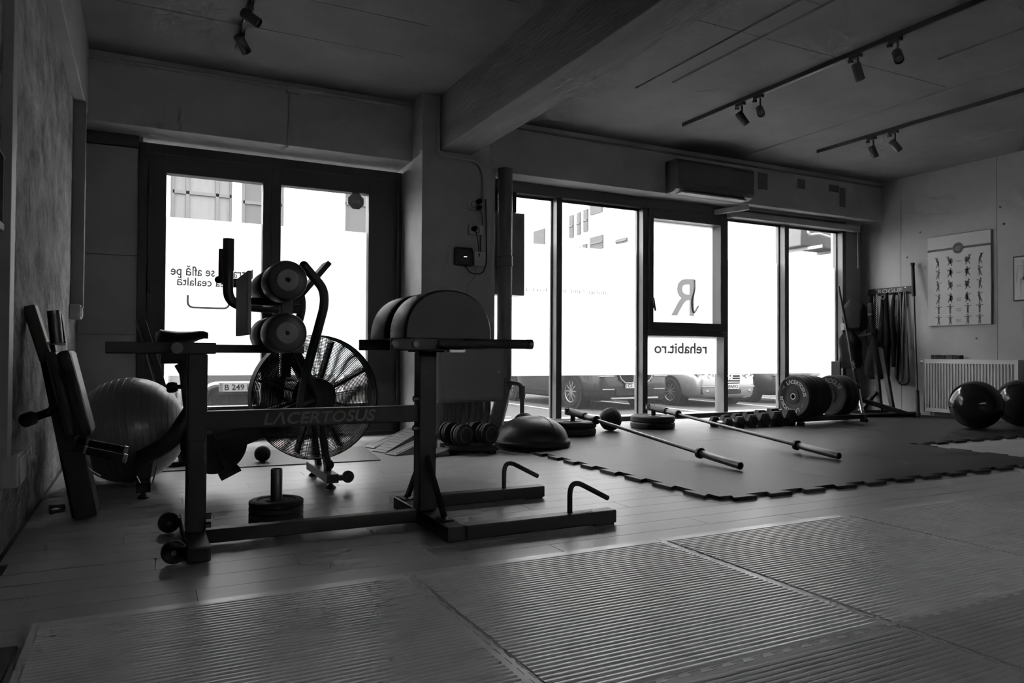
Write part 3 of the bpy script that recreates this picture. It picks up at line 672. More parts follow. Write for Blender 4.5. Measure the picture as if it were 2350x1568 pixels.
for yy in (2.885, 3.37):
    b = B(); b.cyl((1.10, yy, .805), (1.545, yy, .805), .0205, n=18); hd = part('handle_bar', b, 'black_rubber', g)
    b = B(); b.cyl((1.53, yy, .805), (1.552, yy, .805), .0222, n=18); part('grip_end', b, 'dark_steel', hd)
def moon(y0, y1):
    b = B(); n = 26; cx, z0 = 1.152, .832; R0 = .197; Hh = .20; rings = []
    for (yy, k) in ((y0, .955), (y0 + .006, .985), (y0 + .018, 1.0), (y1 - .018, 1.0), (y1 - .006, .985), (y1, .955)):
        rr = [(cx - R0 * k, yy, z0 - .006 * k)]
        for i in range(n + 1):
            a = PI - PI * i / n; c_, s_ = math.cos(a), math.sin(a)
            rr.append((cx + R0 * k * (abs(c_) ** .92) * (1 if c_ > 0 else -1), yy, z0 + Hh * k * (s_ ** .86 if s_ > 0 else 0)))
        rr.append((cx + R0 * k, yy, z0 - .006 * k)); rings.append(rr)
    b.loft(rings); return b
part('half_moon_pad', moon(2.87, 3.085), 'vinyl', g); part('half_moon_pad', moon(3.15, 3.385), 'vinyl', g)
# front base
b = B(); b.box(1.10, 1.18, 2.745, 3.46, .004, .064, .005); part('front_cross_tube', b, 'black_metal', g)
for (yy, s_) in ((2.772, -1), (3.43, 1)):
    b = B(); b.box(1.18, 1.912, yy - .033, yy + .033, .006, .064, .005); rl = part('side_rail', b, 'black_metal', g)
    b = B(); b.box(1.80, 1.90, yy - .03, yy + .03, 0, .008); part('rubber_foot', b, 'black_rubber', rl)
    b = B(); b.tube(fillet([(1.686, yy, .06), (1.686, yy, .215), (1.886, yy, .112)], .088, 9), .0115, 12); part('push_handle', b, 'black_rubber', rl)
    if s_ < 0:
        b = B(); b.box(1.70, 1.79, yy - .02, yy + .012, .0635, .0655); part('serial_label', b, 'white_plastic', rl, 'small white label')
    b = B(); b.bar((1.141, YM + s_ * .03, .30), (1.141, YM + s_ * .245, .07), .03, .018, (1, 0, 0), .003); br = part('brace', b, 'black_metal', g)
    b = B(); b.box(1.115, 1.172, YM + s_ * .245 - .035, YM + s_ * .245 + .035, .063, .069, .001); part('brace_foot', b, 'black_metal', br)
    for q in (-.022, .022):
        b = B(); b.cyl((1.141, YM + s_ * .245 + q, .068), (1.141, YM + s_ * .245 + q, .08), .008, n=6); part('bolt', b, 'steel', br)

# ---- weight plates on a loading pin
pin = thing('loading_pin', 'steel loading pin standing up through a stack of small plates', 'loading pin', (.545, 3.43, 0))
b = B(); b.lathe([(0, .102), (.0255, .102), (.0255, .235), (.0235, .24), (.02, .24), (.02, .22), (0, .22)], (.545, 3.43, 0), (0, 0, 1), 24); part('pin', b, 'dark_steel', pin)
names = ['lowest', 'second lowest', 'second highest', 'topmost']
for i in range(4):
    z0 = .001 + i * .0255
    b = B(); b.lathe([(.028, z0), (.112, z0), (.118, z0 + .004), (.118, z0 + .021), (.112, z0 + .025), (.085, z0 + .025), (.08, z0 + .021), (.045, z0 + .021), (.042, z0 + .025), (.028, z0 + .025), (.028, z0)], (.545, 3.43, 0), (0, 0, 1), 40)
    single('weight_plate', b, 'black_rubber', f'small black weight plate, {names[i]} in the stack on the loading pin', 'weight plate', 'small plates on the loading pin', origin=(.545, 3.43, 0))

# ================================================================ FAN BIKE
k = thing('fan_bike', 'black fan bike with round wire fan cage behind the glute ham bench', 'exercise bike', (.5, 4.39, 0))
YK = 4.39; FC = Vector((.905, YK, .505)); FR = .362
for yy, tagn in ((YK - .09, 'near'), (YK + .09, 'far')):
    b = B(); r_ = .115
    while r_ < FR - .004: b.torus((FC.x, yy + (.0 if r_ < .3 else (r_ - .3) * .25 * (1 if yy < YK else -1)), FC.z), (0, 1, 0), r_, .0026, 56, 3); r_ += .0084
    part('cage_wires', b, 'black_metal', k, kind='stuff')
b = B(); b.lathe([(FR - .006, -.075), (FR, -.078), (FR, .078), (FR - .006, .075), (FR - .006, -.075)], FC, (0, 1, 0), 64); part('cage_rim', b, 'black_plastic', k)
for yy, sgn in ((YK - .09, -1), (YK + .09, 1)):
    for i in range(10):
        a = 2 * PI * (i + .23) / 10; d = Vector((math.cos(a), 0, math.sin(a))); nn = Vector((-math.sin(a), 0, math.cos(a)))
        b = B()
        for q in (-.006, .006): b.bar(Vector((FC.x, yy + sgn * .003, FC.z)) + d * .1 + nn * q, Vector((FC.x, yy + sgn * -.01, FC.z)) + d * (FR - .002) + nn * q, .0035, .0035, (0, 1, 0))
        part('cage_spoke', b, 'black_metal', k)
    b = B(); b.lathe([(0, .03), (.08, .03), (.108, .012), (.112, -.005)], (FC.x, yy, FC.z), (0, sgn, 0), 36); part('hub_cover', b, 'black_plastic', k)
for i in range(8):
    a = 2 * PI * (i + .62) / 8; d = Vector((math.cos(a), 0, math.sin(a)))
    b = B(); b.bar(FC + d * .05, FC + d * .335, .016, .11, (0, 1, 0), .003); part('fan_blade', b, 'black_plastic', k)
b = B(); b.cyl((FC.x, YK - .07, FC.z), (FC.x, YK + .07, FC.z), .07, n=24); part('fan_hub', b, 'black_plastic', k)
for yy in (YK - .125, YK + .125):
    b = B(); b.bar((.735, yy, .86), (.905, yy, .505), .035, .085, (0, 1, 0), .006); part('upper_fork', b, 'black_metal', k)
    b = B(); b.bar((.895, yy, .52), (.965, yy, .065), .03, .075, (0, 1, 0), .006); fk = part('front_fork', b, 'black_metal', k)
    if yy < YK:
        d_ = Vector((.07, 0, -.455)).normalized()
        lettering('ROGUE', .05, basis((.937, yy - .0165, .255), d_, Vector((0, -1, 0)).cross(d_)), 'logo_grey', fk, fit=(.24, .045), bold=.001, label='grey maker lettering')
        lettering('ECHO BIKE', .03, basis((.73, yy - .03, .42), (1, 0, .3), (-.3, 0, 1)), 'logo_grey', fk, fit=(.13, .02), name='side_lettering')
    b = B(); b.bar((.36, yy + (.03 if yy < YK else -.03), .30), (.905, yy + (.03 if yy < YK else -.03), .505), .03, .10, (0, 1, 0), .006); part('chain_stay', b, 'black_metal', k)
b = B(); b.bar((.74, YK, .62), (.74, YK, 1.02), .055, .06, (0, 1, 0), .006); part('mast', b, 'black_metal', k)
# drive cover, rear frame
b = B(); b.lathe([(0, -.055), (.158, -.055), (.17, -.045), (.173, 0), (.17, .045), (.158, .055), (0, .055)], (.36, YK, .262), (0, 1, 0), 48); part('drive_cover', b, 'black_plastic', k)
b = B(); b.bar((.36, YK, .265), (.90, YK, .45), .15, .10, (0, 1, 0), .02); part('chain_guard', b, 'black_plastic', k)
b = B(); b.tube(fillet([(-.01, YK, .19), (.14, YK, .265), (.26, YK, .47)], .08, 6), .045, 14); part('rear_frame', b, 'black_metal', k)
b = B(); b.bar((.0, YK, .075), (.015, YK, .20), .09, .02, (0, 1, 0), .003); part('rear_upright', b, 'black_metal', k)
for (x, y0, y1, tg) in ((.012, 4.24, 4.62, 'rear'), (.955, 4.105, 4.675, 'front')):
    b = B(); b.box(x - .034, x + .034, y0, y1, .035, .085, .004); sb = part('stabiliser', b, 'black_metal', k)
    for yy in (y0 + .05, y1 - .05):
        b = B(); b.lathe([(0, 0), (.026, 0), (.03, .006), (.012, .022), (.008, .04), (0, .04)], (x, yy, 0), (0, 0, 1), 18); part('levelling_foot', b, 'black_rubber', sb)
    if tg == 'front':
        for yy in (y0 + .03, y1 - .05):
            b = B(); b.bar((x + .03, yy, .06), (x + .085, yy, .06), .03, .03); part('castor_bracket', b, 'black_metal', sb)
            b = B(); b.lathe([(0, -.016), (.026, -.016), (.034, -.008), (.034, .008), (.026, .016), (0, .016)], (x + .092, yy, .062), (0, 1, 0), 24); part('castor', b, 'black_rubber', sb)
b = B(); b.tube(fillet([(-.02, YK - .13, .12), (.005, YK - .13, .065), (.05, YK - .13, .07), (.075, YK - .13, .17)], .015, 3), .004, 8); part('step_wire', b, 'steel', k)
# crank and pedals
for (yy, dx, dz) in ((YK - .09, .065, -.145), (YK + .09, -.065, .145)):
    b = B(); b.bar((.36, yy, .262), (.36 + dx, yy, .262 + dz), .018, .03, (0, 1, 0), .003); cr = part('crank_arm', b, 'black_metal', k)
    yo = yy + (-.09 if yy < YK else .09)
    b = B(); px, pz = .36 + dx, .262 + dz
    M = Matrix.Translation((px, yo, pz)) @ Matrix.Rotation(-.45, 4, 'Y')
    b.box(-.055, .055, -.055, .055, -.012, -.004, .002, M); b.box(-.055, -.04, -.055, .055, -.012, .012, .003, M); b.box(.04, .055, -.055, .055, -.012, .012, .003, M); b.box(-.055, .055, -.055, -.045, -.012, .012, .003, M); b.box(-.055, .055, .045, .055, -.012, .012, .003, M)
    part('pedal', b, 'black_plastic', cr)
# seat
b = B(); b.bar((.235, YK, .40), (.195, YK, .72), .05, .09, (0, 1, 0), .006); part('seat_post', b, 'black_metal', k)
b = B(); b.box(.085, .26, YK - .035, YK + .035, .70, .755, .006); b.bar((.175, YK, .70), (.22, YK, .62), .05, .06, (0, 1, 0), .004); part('seat_slider', b, 'black_metal', k)
b = B(); b.cyl((.20, YK - .02, .574), (.13, YK - .02, .574), .012, n=12); b.lathe([(0, 0), (.022, .0), (.03, .02), (.028, .045), (.018, .055), (0, .055)], (.17, YK - .02, .574), (-1, 0, -.1), 16); part('adjust_knob', b, 'black_plastic', k)
b = B(); rings = []
for i in range(13):
    u = i / 12; x = .06 + u * .262; wd = (.105 * math.sqrt(max(0, 1 - ((u - .28) / .30) ** 2)) if u < .28 else .105 * (1 - (u - .28) / .72) ** .9 + .018) if u > 0 else .02
    wd = max(wd, .018); zt = .888 - .012 * math.sin(u * PI) - (.016 if i == 12 else .004 if i == 11 else 0) - (.022 if i == 0 else 0); th = .10 if u < .35 else .10 - (u - .35) * .10
    rings.append([(x, YK + wd * math.cos(a), zt - th * .4 + th * .4 * math.sin(a) if math.sin(a) > 0 else zt - th * .4 + th * .6 * math.sin(a)) for a in [2 * PI * j / 16 for j in range(16)]])
b.loft(rings); part('saddle', b, 'vinyl', k)
# moving arms and grips
YN, YF = 4.13, 4.62
b = B(); b.tube(fillet([(.398, YN, 1.345), (.398, YN, 1.02), (.55, YN, 1.004), (.78, YN, 1.004)], .12, 8), .0265, 14); ga = part('handle_tube', b, 'black_metal', k)
b = B(); b.cyl((.398, YN, 1.195), (.398, YN, 1.364), .0285, n=16); part('grip', b, 'black_rubber', ga)
b = B(); b.tube(fillet([(.418, YF, 1.35), (.418, YF, 1.17), (.53, YF, 1.18), (.62, YF, 1.12), (.66, YF, 1.0), (.76, YF, .9)],   .07, 6), .0275, 14); ga = part('handle_tube', b, 'black_metal', k)
b = B(); b.cyl((.418, YF, 1.20), (.418, YF, 1.372), .027, n=16); b.sphere((.392, YF, 1.19), .022, 12, 8); part('grip', b, 'black_rubber', ga)
for (yy, dx) in ((YN, 0), (YF, -.03)):
    b = B(); b.tube(fillet([(.79 + dx, yy, 1.245), (.90 + dx, yy, 1.12), (.905 + dx, yy, 1.03), (.80 + dx, yy, .62)], .09, 6), .026, 14); b.sphere((.79 + dx, yy, 1.245), .026, 14, 8); part('push_arm', b, 'black_metal', k)
    b = B(); b.bar((.80 + dx, yy, .66), (.77 + dx, yy, .45), .03, .05, (0, 1, 0), .004); part('link_rod', b, 'black_metal', k)
b = B(); b.bar((.77, YK, 1.04), (.975, YK, 1.296), .16, .03, (-.7, 0, .6), .005); part('console', b, 'black_plastic', k, 'thin black console seen edge-on')
b = B(); b.bar((.74, YK, 1.0), (.80, YK, 1.08), .04, .02, (0, 1, 0)); part('console_arm', b, 'black_metal', k)

# ---- exercise ball, small ball
b = B(); c0 = Vector((-.06, 4.83, .308)); R0 = .304; prof = []
for i in range(61):
    a = PI * i / 60; rr = R0
    prof.append((rr * math.sin(a), -rr * math.cos(a)))
ax_ = Vector((1, -.22, .12)).normalized()
b.lathe(prof, c0, ax_, 56)
eb = single('exercise_ball', b, 'grey_ball', 'large matt grey exercise ball by the rough plaster wall', 'exercise ball', smooth=60, origin=tuple(c0))
for i in range(14):
    a = .42 + i * .12; b = B(); b.torus(c0 + ax_ * (R0 * math.cos(a)), ax_, R0 * math.sin(a), .0013, 64, 5); part('rib', b, 'grey_ball', eb)
b = B(); b.sphere((.75, 5.326, .062), .055, 24, 14); single('massage_ball', b, 'black_rubber', 'small black massage ball lying on the thin mat', 'ball', origin=(.75, 5.326, .062))

lb_ = thing('folded_stand', 'black flat bar leaning by the door jamb behind the grey ball', 'stand', (.12, 5.5, 0))
b = B(); b.bar((.26, 5.42, .035), (-.02, 5.56, .98), .09, .05, (1, .2, .2), .004); part('bar', b, 'black_metal', lb_)
b = B(); b.box(.10, .34, 5.34, 5.50, .0075, .035, .005); part('foot', b, 'black_metal', lb_)
b = B(); b.tube([(.02, 5.50, .80), (.03, 5.50, .72), (.075, 5.48, .56)], .007, 8); part('latch', b, 'steel', lb_)
d_ = Vector((.28, -.14, -.968)).normalized(); lettering('LΛCERTOSUS', .05, basis(Vector((.125, 5.462, .50)), d_, Vector((0, -1, 0)).cross(d_)), 'logo_grey', lb_, fit=(.42, .055), bold=.001)
# ================================================================ BENCH STORED UPRIGHT
n = thing('weight_bench', 'black adjustable bench stood on end against the plaster wall', 'bench', (-.24, 3.95, 0))
YN = 3.95
b = B(); b.bar((-.245, YN, .0), (-.395, YN, .80), .07, .075, (0, 1, 0), .005); part('spine', b, 'black_metal', n)
b = B(); b.bar((-.22, YN - .01, .012), (-.275, YN - .01, .31), .22, .09, (1, 0, .2), .006); part('base_plate', b, 'black_metal', n)
def pad(p0, p1, th, wd, off):
    p0 = Vector(p0); p1 = Vector(p1); b = B(); b.bar(p0, p1, wd, th, (1, 0, .18), min(.018, th * .4)); return b
part('seat_pad', pad((-.222, YN - .03, .38), (-.315, YN - .03, .765), .055, .30, 0), 'vinyl', n)
part('back_pad', pad((-.275, YN - .015, .375), (-.365, YN - .015, .76), .05, .27, 0), 'vinyl', n)
b = B(); b.bar((-.385, YN - .05, .72), (-.455, YN - .05, .965), .05, .10, (0, 1, 0), .006); hp = part('head_bracket', b, 'black_metal', n)
b = B(); b.cyl((-.44, YN - .082, .905), (-.44, YN - .074, .905), .025, n=20); part('pivot_cap', b, 'endcap', hp)
b = B(); b.cyl((-.345, YN - .1, .80), (-.36, YN - .1, .945), .026, n=18); part('ankle_roller', b, 'dark_steel', n)
b = B(); b.bar((-.325, YN - .06, .79), (-.345, YN - .06, .935), .03, .04, (0, 1, 0), .004); part('roller_bracket', b, 'black_metal', n)
b = B(); b.bar((-.40, YN - .08, .80), (-.31, YN - .08, .795), .02, .012, (0, 0, 1), .002); part('cross_strap', b, 'steel', n)
b = B(); b.cyl((-.32, YN - .05, .51), (-.425, YN - .24, .475), .02, n=16); hn = part('wheel_handle', b, 'chrome', n)
b = B(); b.cyl((-.42, YN - .23, .477), (-.44, YN - .262, .47), .03, n=18); part('handle_end', b, 'black_rubber', hn)
b = B(); b.cyl((-.315, YN - .04, .513), (-.34, YN - .09, .505), .04, n=18); part('handle_boss', b, 'black_plastic', hn)
for (q, z) in ((.0, .0), (.14, .02)):
    b = B(); b.cyl((-.27, YN - .10 + q, .325 + z), (-.06, YN - .12 + q, .268 + z), .0185, n=16); hb = part('leg_roller_bar', b, 'black_rubber', n)
    for (u0, u1) in ((.18, .23), (.93, 1.0)):
        p0 = Vector((-.27, YN - .10 + q, .325 + z)); p1 = Vector((-.06, YN - .12 + q, .268 + z))
        b = B(); b.cyl(p0.lerp(p1, u0), p0.lerp(p1, u1), .0215, n=16); part('collar', b, 'steel', hb)
b = B(); b.tube([(-.27, YN - .09, .30), (-.20, YN - .09, .215), (-.165, YN - .09, .19)], .004, 8); part('latch_wire', b, 'steel', n)
b = B(); b.cyl((-.31, YN - .04, .05), (-.365, YN - .06, .05), .018, .024, n=12); part('adjust_pin', b, 'chrome', n)
lettering('LΛCERTOSUS', .04, basis((-.262, YN - .058, .12), (.18, 0, -1), (1, 0, .18)), 'logo_grey', n, fit=(.2, .03), shear=.2)

# ================================================================ COLUMN FITTINGS
b = B(); b.box(2.34, 2.985, 6.09, 6.19, .325, .855, .004); cbn = single('manifold_cabinet', b, 'cabinet_grey', 'grey metal wall cabinet low on the column above the hoses', 'cabinet', origin=(2.66, 6.14, .325))
b = B(); b.box(2.36, 2.965, 6.084, 6.092, .36, .835, .003); dr_ = part('door', b, 'cabinet_grey', cbn)
b = B(); b.cyl((2.93, 6.078, .6), (2.93, 6.086, .6), .012, n=14); part('lock', b, 'steel', dr_)
b = B(); b.box(2.345, 2.98, 6.082, 6.092, .333, .343); part('lower_lip', b, 'grey_pipe', cbn)
hs = thing('heating_hoses', 'bundle of grey heating hoses dropping below the wall cabinet', 'hoses', (2.6, 6.14, 0), group=None)
for i in range(8):
    x = 2.38 + i * .065; xe = x - .05 + .012 * (i % 3)
    b = B(); b.tube(fillet([(x + .03, 6.14, .32), (x + .02, 6.12, .2), (xe, 6.13, .0)], .1, 5), .013, 10); part('hose', b, 'grey_pipe', hs)
hub = thing('alarm_hub', 'black rounded square alarm hub with small lit logo on the column', 'alarm hub', (2.607, 6.19, 1.568))
b = B(); b.box(2.517, 2.699, 6.147, 6.188, 1.568, 1.735, .018); part('case', b, 'black_plastic', hub)
lettering('AJAX', .02, basis((2.617, 6.1462, 1.648), (1, 0, 0), (0, 0, 1)), 'indicator_led', hub, fit=(.036, .011), bold=.0012, label='small lit white logo')
def socket(x0, x1, z0, z1, label, plug):
    s_ = thing('wall_socket', label, 'socket', ((x0 + x1) / 2, 6.19, z0), group='wall sockets on the column')
    b = B(); b.box(x0, x1, 6.155, 6.189, z0, z1, .005); part('box', b, 'white_plastic', s_)
    b = B(); b.lathe([(.03, .012), (.034, .0)], ((x0 + x1) / 2, 6.155, (z0 + z1) / 2), (0, -1, 0), 20); part('recess', b, 'grey_plastic', s_)
    for (px, pz) in plug:
        b = B(); b.lathe([(0, .05), (.018, .05), (.024, .035), (.024, 0)], (px, 6.155, pz), (0, -1, 0), 16); part('plug', b, 'black_plastic', s_)
socket(2.66, 2.745, 2.09, 2.185, 'upper double socket on the column with two black adaptors', [(2.745, 2.165), (2.745, 2.108)])
socket(2.655, 2.80, 1.862, 1.952, 'white double socket on the column with one small plug', [(2.70, 1.912)])
jb = thing('junction_box', 'small white junction box beside the alarm hub', 'junction box', (2.77, 6.19, 1.575))
b = B(); b.box(2.712, 2.822, 6.155, 6.189, 1.575, 1.706, .004); part('box', b, 'white_plastic', jb)
b = B(); b.box(2.75, 2.765, 6.150, 6.156, 1.66, 1.69, .002); part('switch', b, 'black_plastic', jb)
def cable(name, pts, r, m, label, cat='cable', rad=.05, n_=8):
    b = B(); b.tube(fillet(pts, rad, 5), r, n_); return single(name, b, m, label, cat, origin=tuple(pts[-1]))
cable('power_cable', [(2.76, 6.13, 2.10), (2.80, 6.165, 2.0), (2.775, 6.165, 1.83), (2.775, 6.165, 1.69)], .004, 'black_plastic', 'thin black cable from the upper socket down to the junction box')
cable('power_cable', [(2.70, 6.12, 1.91), (2.735, 6.13, 1.80), (2.755, 6.165, 1.70)], .0035, 'black_plastic', 'short black cable from the lower plug to the junction box')
cable('data_cable', [(2.62, 6.17, 1.57), (2.68, 6.17, 1.50), (2.80, 6.17, 1.50), (2.84, 6.17, 1.60), (2.83, 6.17, 2.2)], .005, 'black_plastic', 'dark cable looping under the alarm hub')
cable('data_cable', [(2.735, 6.178, 1.575), (2.72, 6.178, 1.46), (2.65, 6.178, 1.40), (2.65, 6.178, .86)], .0028, 'ink_mid', 'thin cable running from junction box down to the wall cabinet', rad=.03)
cable('conduit', [(2.352, 6.16, 3.085), (2.352, 6.16, 2.60), (2.372, 6.16, 2.55), (2.74, 6.16, 2.545), (2.805, 6.165, 2.43), (2.805, 6.165, 2.19)], .014, 'painted_wall', 'painted conduit bending around the girder end down the column', 'conduit', .07, 10)
cable('conduit', [(-.38, YB - .02, 3.04), (1.1, YB - .02, 3.045), (2.19, YB - .02, 3.045)], .017, 'painted_wall', 'horizontal painted conduit along the lintel above the door', 'conduit')
cable('conduit', [(1.105, YB - .014, 3.02), (1.095, YB - .014, 2.56), (1.085, YB - .004, 2.535), (1.06, YB + .13, 2.535)], .010, 'painted_wall', 'thin vertical conduit dropping down the lintel to the door head', 'conduit', .02)
b = B(); b.box(1.07, 1.18, YB - .05, YB - .001, 3.0, 3.06, .006); single('conduit_box', b, 'painted_wall', 'small conduit box on the lintel above the double door', 'junction box', origin=(1.125, YB, 3.0))
# soil pipe
sp = thing('downpipe', 'thick grey vertical downpipe right of the column bending near the floor', 'pipe', (3.18, 6.52, 0))
b = B(); b.tube(fillet([(3.19, 6.50, 2.60), (3.19, 6.50, .40), (3.04, 6.36, .12), (3.0, 6.34, 0.0)], .12, 6), .074, 24); part('pipe', b, 'grey_pipe', sp)
for z in (1.68, .46):
    b = B(); b.lathe([(.074, -.05), (.08, -.048), (.08, .04), (.084, .045), (.074, .06)], (3.19, 6.50, z), (0, 0, 1), 24); part('pipe_collar', b, 'grey_pipe', sp)
b = B(); b.box(2.905, 3.035, 6.40, 6.52, .33, 2.56, .003); single('cable_duct', b, 'painted_wall', 'flat painted duct between column and downpipe', 'duct', origin=(2.97, 6.46, .33))
ec = thing('grey_cabinet', 'tall narrow grey box behind the downpipe in front of the glass', 'cabinet', (3.27, 6.7, 1.36))
b = B(); b.box(3.06, 3.475, 6.62, 6.82, 1.36, 2.20, .004); part('body', b, 'cabinet_grey', ec)
for i in range(7):
    b = B(); b.box(3.36, 3.43, 6.617, 6.621, 2.02 + i * .018, 2.028 + i * .018); part('vent_slot', b, 'grey_pipe', ec)
b = B(); b.box(3.10, 3.385, 6.63, 6.78, 2.205, 2.42, .004); single('black_box', b, 'black_plastic', 'black box standing on top of the tall grey cabinet', 'box', origin=(3.24, 6.7, 2.205))
gp_ = thing('water_pipe', 'grey water pipe with elbow standing by the glass near the floor', 'pipe', (3.21, 6.2, 0))
b = B(); b.tube(fillet([(3.19, 6.40, .48), (3.215, 6.2, .48), (3.215, 6.16, .40), (3.215, 6.16, TOP)], .05, 5), .021, 14); part('pipe', b, 'grey_pipe', gp_)
b = B(); b.cyl((3.215, 6.16, .34), (3.215, 6.165, .46), .029, n=16); part('elbow', b, 'grey_pipe', gp_)

# left wall trunking
def trunk(x0, x1, y0, y1, z0, z1, label, box):
    t = thing('cable_trunking', label, 'cable trunking', ((x0 + x1) / 2, (y0 + y1) / 2, z0), group='trunking on the plaster wall')
    b = B(); b.box(x0, x1, y0, y1, z0, z1, .003); part('trunk', b, 'grey_plastic', t)
    b = B(); b.box(*box, .008); bx_ = part('outlet_box', b, 'white_plastic', t)
    x, X, y, Y, z, Z = box
    b = B(); b.box(X - .002, X + .006, y + .015, Y - .015, z + .015, Z - .015, .003); part('outlet_cover', b, 'white_plastic', bx_)
trunk(XL - .001, -.39, 6.12, 6.20, 1.08, 2.58, 'dark trunking down the plaster wall near the door, ending in an outlet', (XL, -.40, 6.03, 6.22, .995, 1.10))
trunk(XL - .001, -.435, 3.20, 3.30, .37, 2.58, 'cable trunking at the left picture edge ending in a low outlet', (XL, -.41, 3.28, 3.46, .25, .375))
mr = thing('wall_mirror', 'bright framed mirror just visible at the left picture edge', 'mirror', (XL, 2.9, 1.2))
b = B(); b.box(XL, XL + .02, 2.5, 3.165, 1.19, 1.46, .003); part('frame', b, 'black_plastic', mr)
b = B(); b.box(XL + .019, XL + .022, 2.51, 3.155, 1.215, 1.45); part('mirror_glass', b, 'mirror', mr)

# ================================================================ CEILING TRACK LIGHTS
def spot(x, y, aim, drop, label, grp):
    s_ = thing('track_spotlight', label, 'spotlight', (x, y, 3.06), group=grp)
    b = B(); b.box(x - .018, x + .018, y - .05, y + .05, 3.035, 3.062, .003); b.box(x - .014, x + .014, y + .03, y + .06, 3.015, 3.04, .003); part('adaptor', b, 'spot_black', s_)
    b = B(); b.cyl((x, y - .02, 3.04), (x, y - .02, 3.04 - drop), .008, n=10); part('stem', b, 'spot_black', s_)
    d = Vector(aim).normalized(); c = Vector((x, y - .02, 3.04 - drop - .02))
    b = B(); b.lathe([(0, -.062), (.03, -.062), (.034, -.056), (.034, .07), (.030, .07), (.030, .05), (0, .05)], c, d, 24); hd = part('lamp_body', b, 'spot_black', s_)
    b = B(); b.cyl(c + d * .05, c + d * .053, .026, n=18); part('lens', b, 'lens_grey', hd)
def track(x, y1, label):
    b = B(); b.box(x - .018, x + .018, -.5, y1, 3.062, 3.10, .002); t = single('light_track', b, 'spot_black', label, 'light track', 'ceiling light tracks', origin=(x, y1, 3.1))
    b = B(); b.box(x - .006, x + .006, -.5, y1 - .02, 3.059, 3.0625); part('track_slot', b, 'lens_grey', t)
track(4.84, 5.79, 'long black light track in the middle with four spotlights')
track(6.82, 5.84, 'black light track nearest the poster wall with two spotlights')
track(.61, 5.87, 'short visible end of the black light track above the door')
G1 = 'spotlights on the ceiling tracks'
spot(4.84, 5.0, (.5, -.1, -.6), .10, 'black track spotlight nearest the window end of the middle track', G1)
spot(4.84, 4.78, (-.4, -.5, -.45), .10, 'black track spotlight second from the window end, lens turned left', G1)
spot(4.84, 3.79, (.25, -.05, -.7), .09, 'black track spotlight third along the middle track, pointing down', G1)
spot(4.84, 3.46, (-.45, -.45, -.6), .09, 'black track spotlight furthest right on the middle track', G1)
spot(6.82, 5.15, (.25, -.1, -.6), .11, 'black track spotlight left of the pair near the poster wall', G1)
spot(6.82, 4.90, (.5, -.15, -.5), .11, 'black track spotlight right of the pair near the poster wall', G1)
spot(.61, 5.58, (.45, .45, -.5), .03, 'black spotlight at the end of the track above the door', G1)
spot(.61, 5.12, (.6, -.3, -.45), .03, 'black spotlight second from the end of the track above the door', G1)
# AC unit, door closer, blind cassette
ac = thing('air_conditioner', 'wide wall mounted air conditioner on the lintel above the shopfront', 'air conditioner', (5.9, 6.55, 2.58))
prof = [(6.55, 2.93), (6.36, 2.93), (6.33, 2.90), (6.33, 2.64), (6.36, 2.60), (6.42, 2.575), (6.55, 2.57)]
b = B(); b.prism(prof, lambda y, z, h: (h, y, z), 5.22, 6.34); part('casing', b, 'ac_body', ac)
b = B(); b.box(5.30, 6.26, 6.36, 6.47, 2.562, 2.58, .004); part('louvre', b, 'white_plastic', ac)
b = B(); b.box(5.24, 6.32, 6.325, 6.332, 2.66, 2.88, .002); part('front_panel', b, 'ac_body', ac)
b = B(); b.bar((6.19, 6.83, 2.50), (6.45, 6.52, 2.535), .06, .06, (0, 0, 1), .005); dc = single('door_closer', b, 'white_plastic', 'short white cover box between air conditioner and window head', 'cover box', origin=(6.3, 6.7, 2.5))
bl = thing('blind_cassette', 'long white roller blind cassette above the right panes', 'roller blind', (7.5, 6.74, 2.44))
b = B(); b.box(6.38, 8.62, 6.70, 6.79, 2.445, 2.52, .008); part('cassette', b, 'white_plastic', bl)
for x in (6.37, 8.625):
    b = B(); b.box(x - .012, x + .012, 6.69, 6.80, 2.435, 2.53, .004); part('end_cap', b, 'white_plastic', bl)
b = B(); b.tube([(8.61, 6.72, 2.44), (8.62, 6.72, 1.95)], .008, 6); part('pull_cord', b, 'grey_plastic', bl)

# ================================================================ EQUIPMENT IN FRONT OF THE GLAZING
# ---- wedges by the column
def wedge(x, y, rz, L, W, H, ribs, label, m='band_grey', z0=.0, tilt=0.0):
    t = thing('slant_board', label, 'slant board', (x, y, z0), rz, 'slant boards by the column')
    t.rotation_euler = (0, tilt, rz)
    b = B(); b.prism([(0, .008), (0, 0), (L, 0), (L, H)], lambda u, z, h: (u, h, z), -W / 2, W / 2); link('body', b.mesh('body', m, 0), t, False)
    a = math.atan2(H - .008, L)
    for i in range(ribs):
        u = L * (i + .8) / (ribs + .6); b = B(); zz = .008 + (H - .008) * u / L
        b.box(-.004, .004, -W / 2 + .006, W / 2 - .006, -.001, .002, 0, Matrix.Translation((u, 0, zz)) @ Matrix.Rotation(-a, 4, 'Y')); link('grip_strip', b.mesh('grip_strip', 'grey_plastic', 0), t, False)
    if not ribs:
        for q in (-.3, .3):
            b = B(); b.box(.03, L * .9, -.004, .004, -.001, .002, 0, Matrix.Translation((0, q * W, .008)) @ Matrix.Rotation(-a, 4, 'Y')); link('grip_strip', b.mesh('grip_strip', 'grey_plastic', 0), t, False)
wedge(1.63, 5.78, .30, .42, .13, .13, 0, 'dark slant board at the back left of the wedge group')
wedge(1.63, 5.50, .42, .40, .16, .155, 9, 'ribbed slant board on top with pale cross strips')
wedge(1.66, 5.30, .40, .42, .12, .12, 0, 'dark slant board in front with long grip strips')
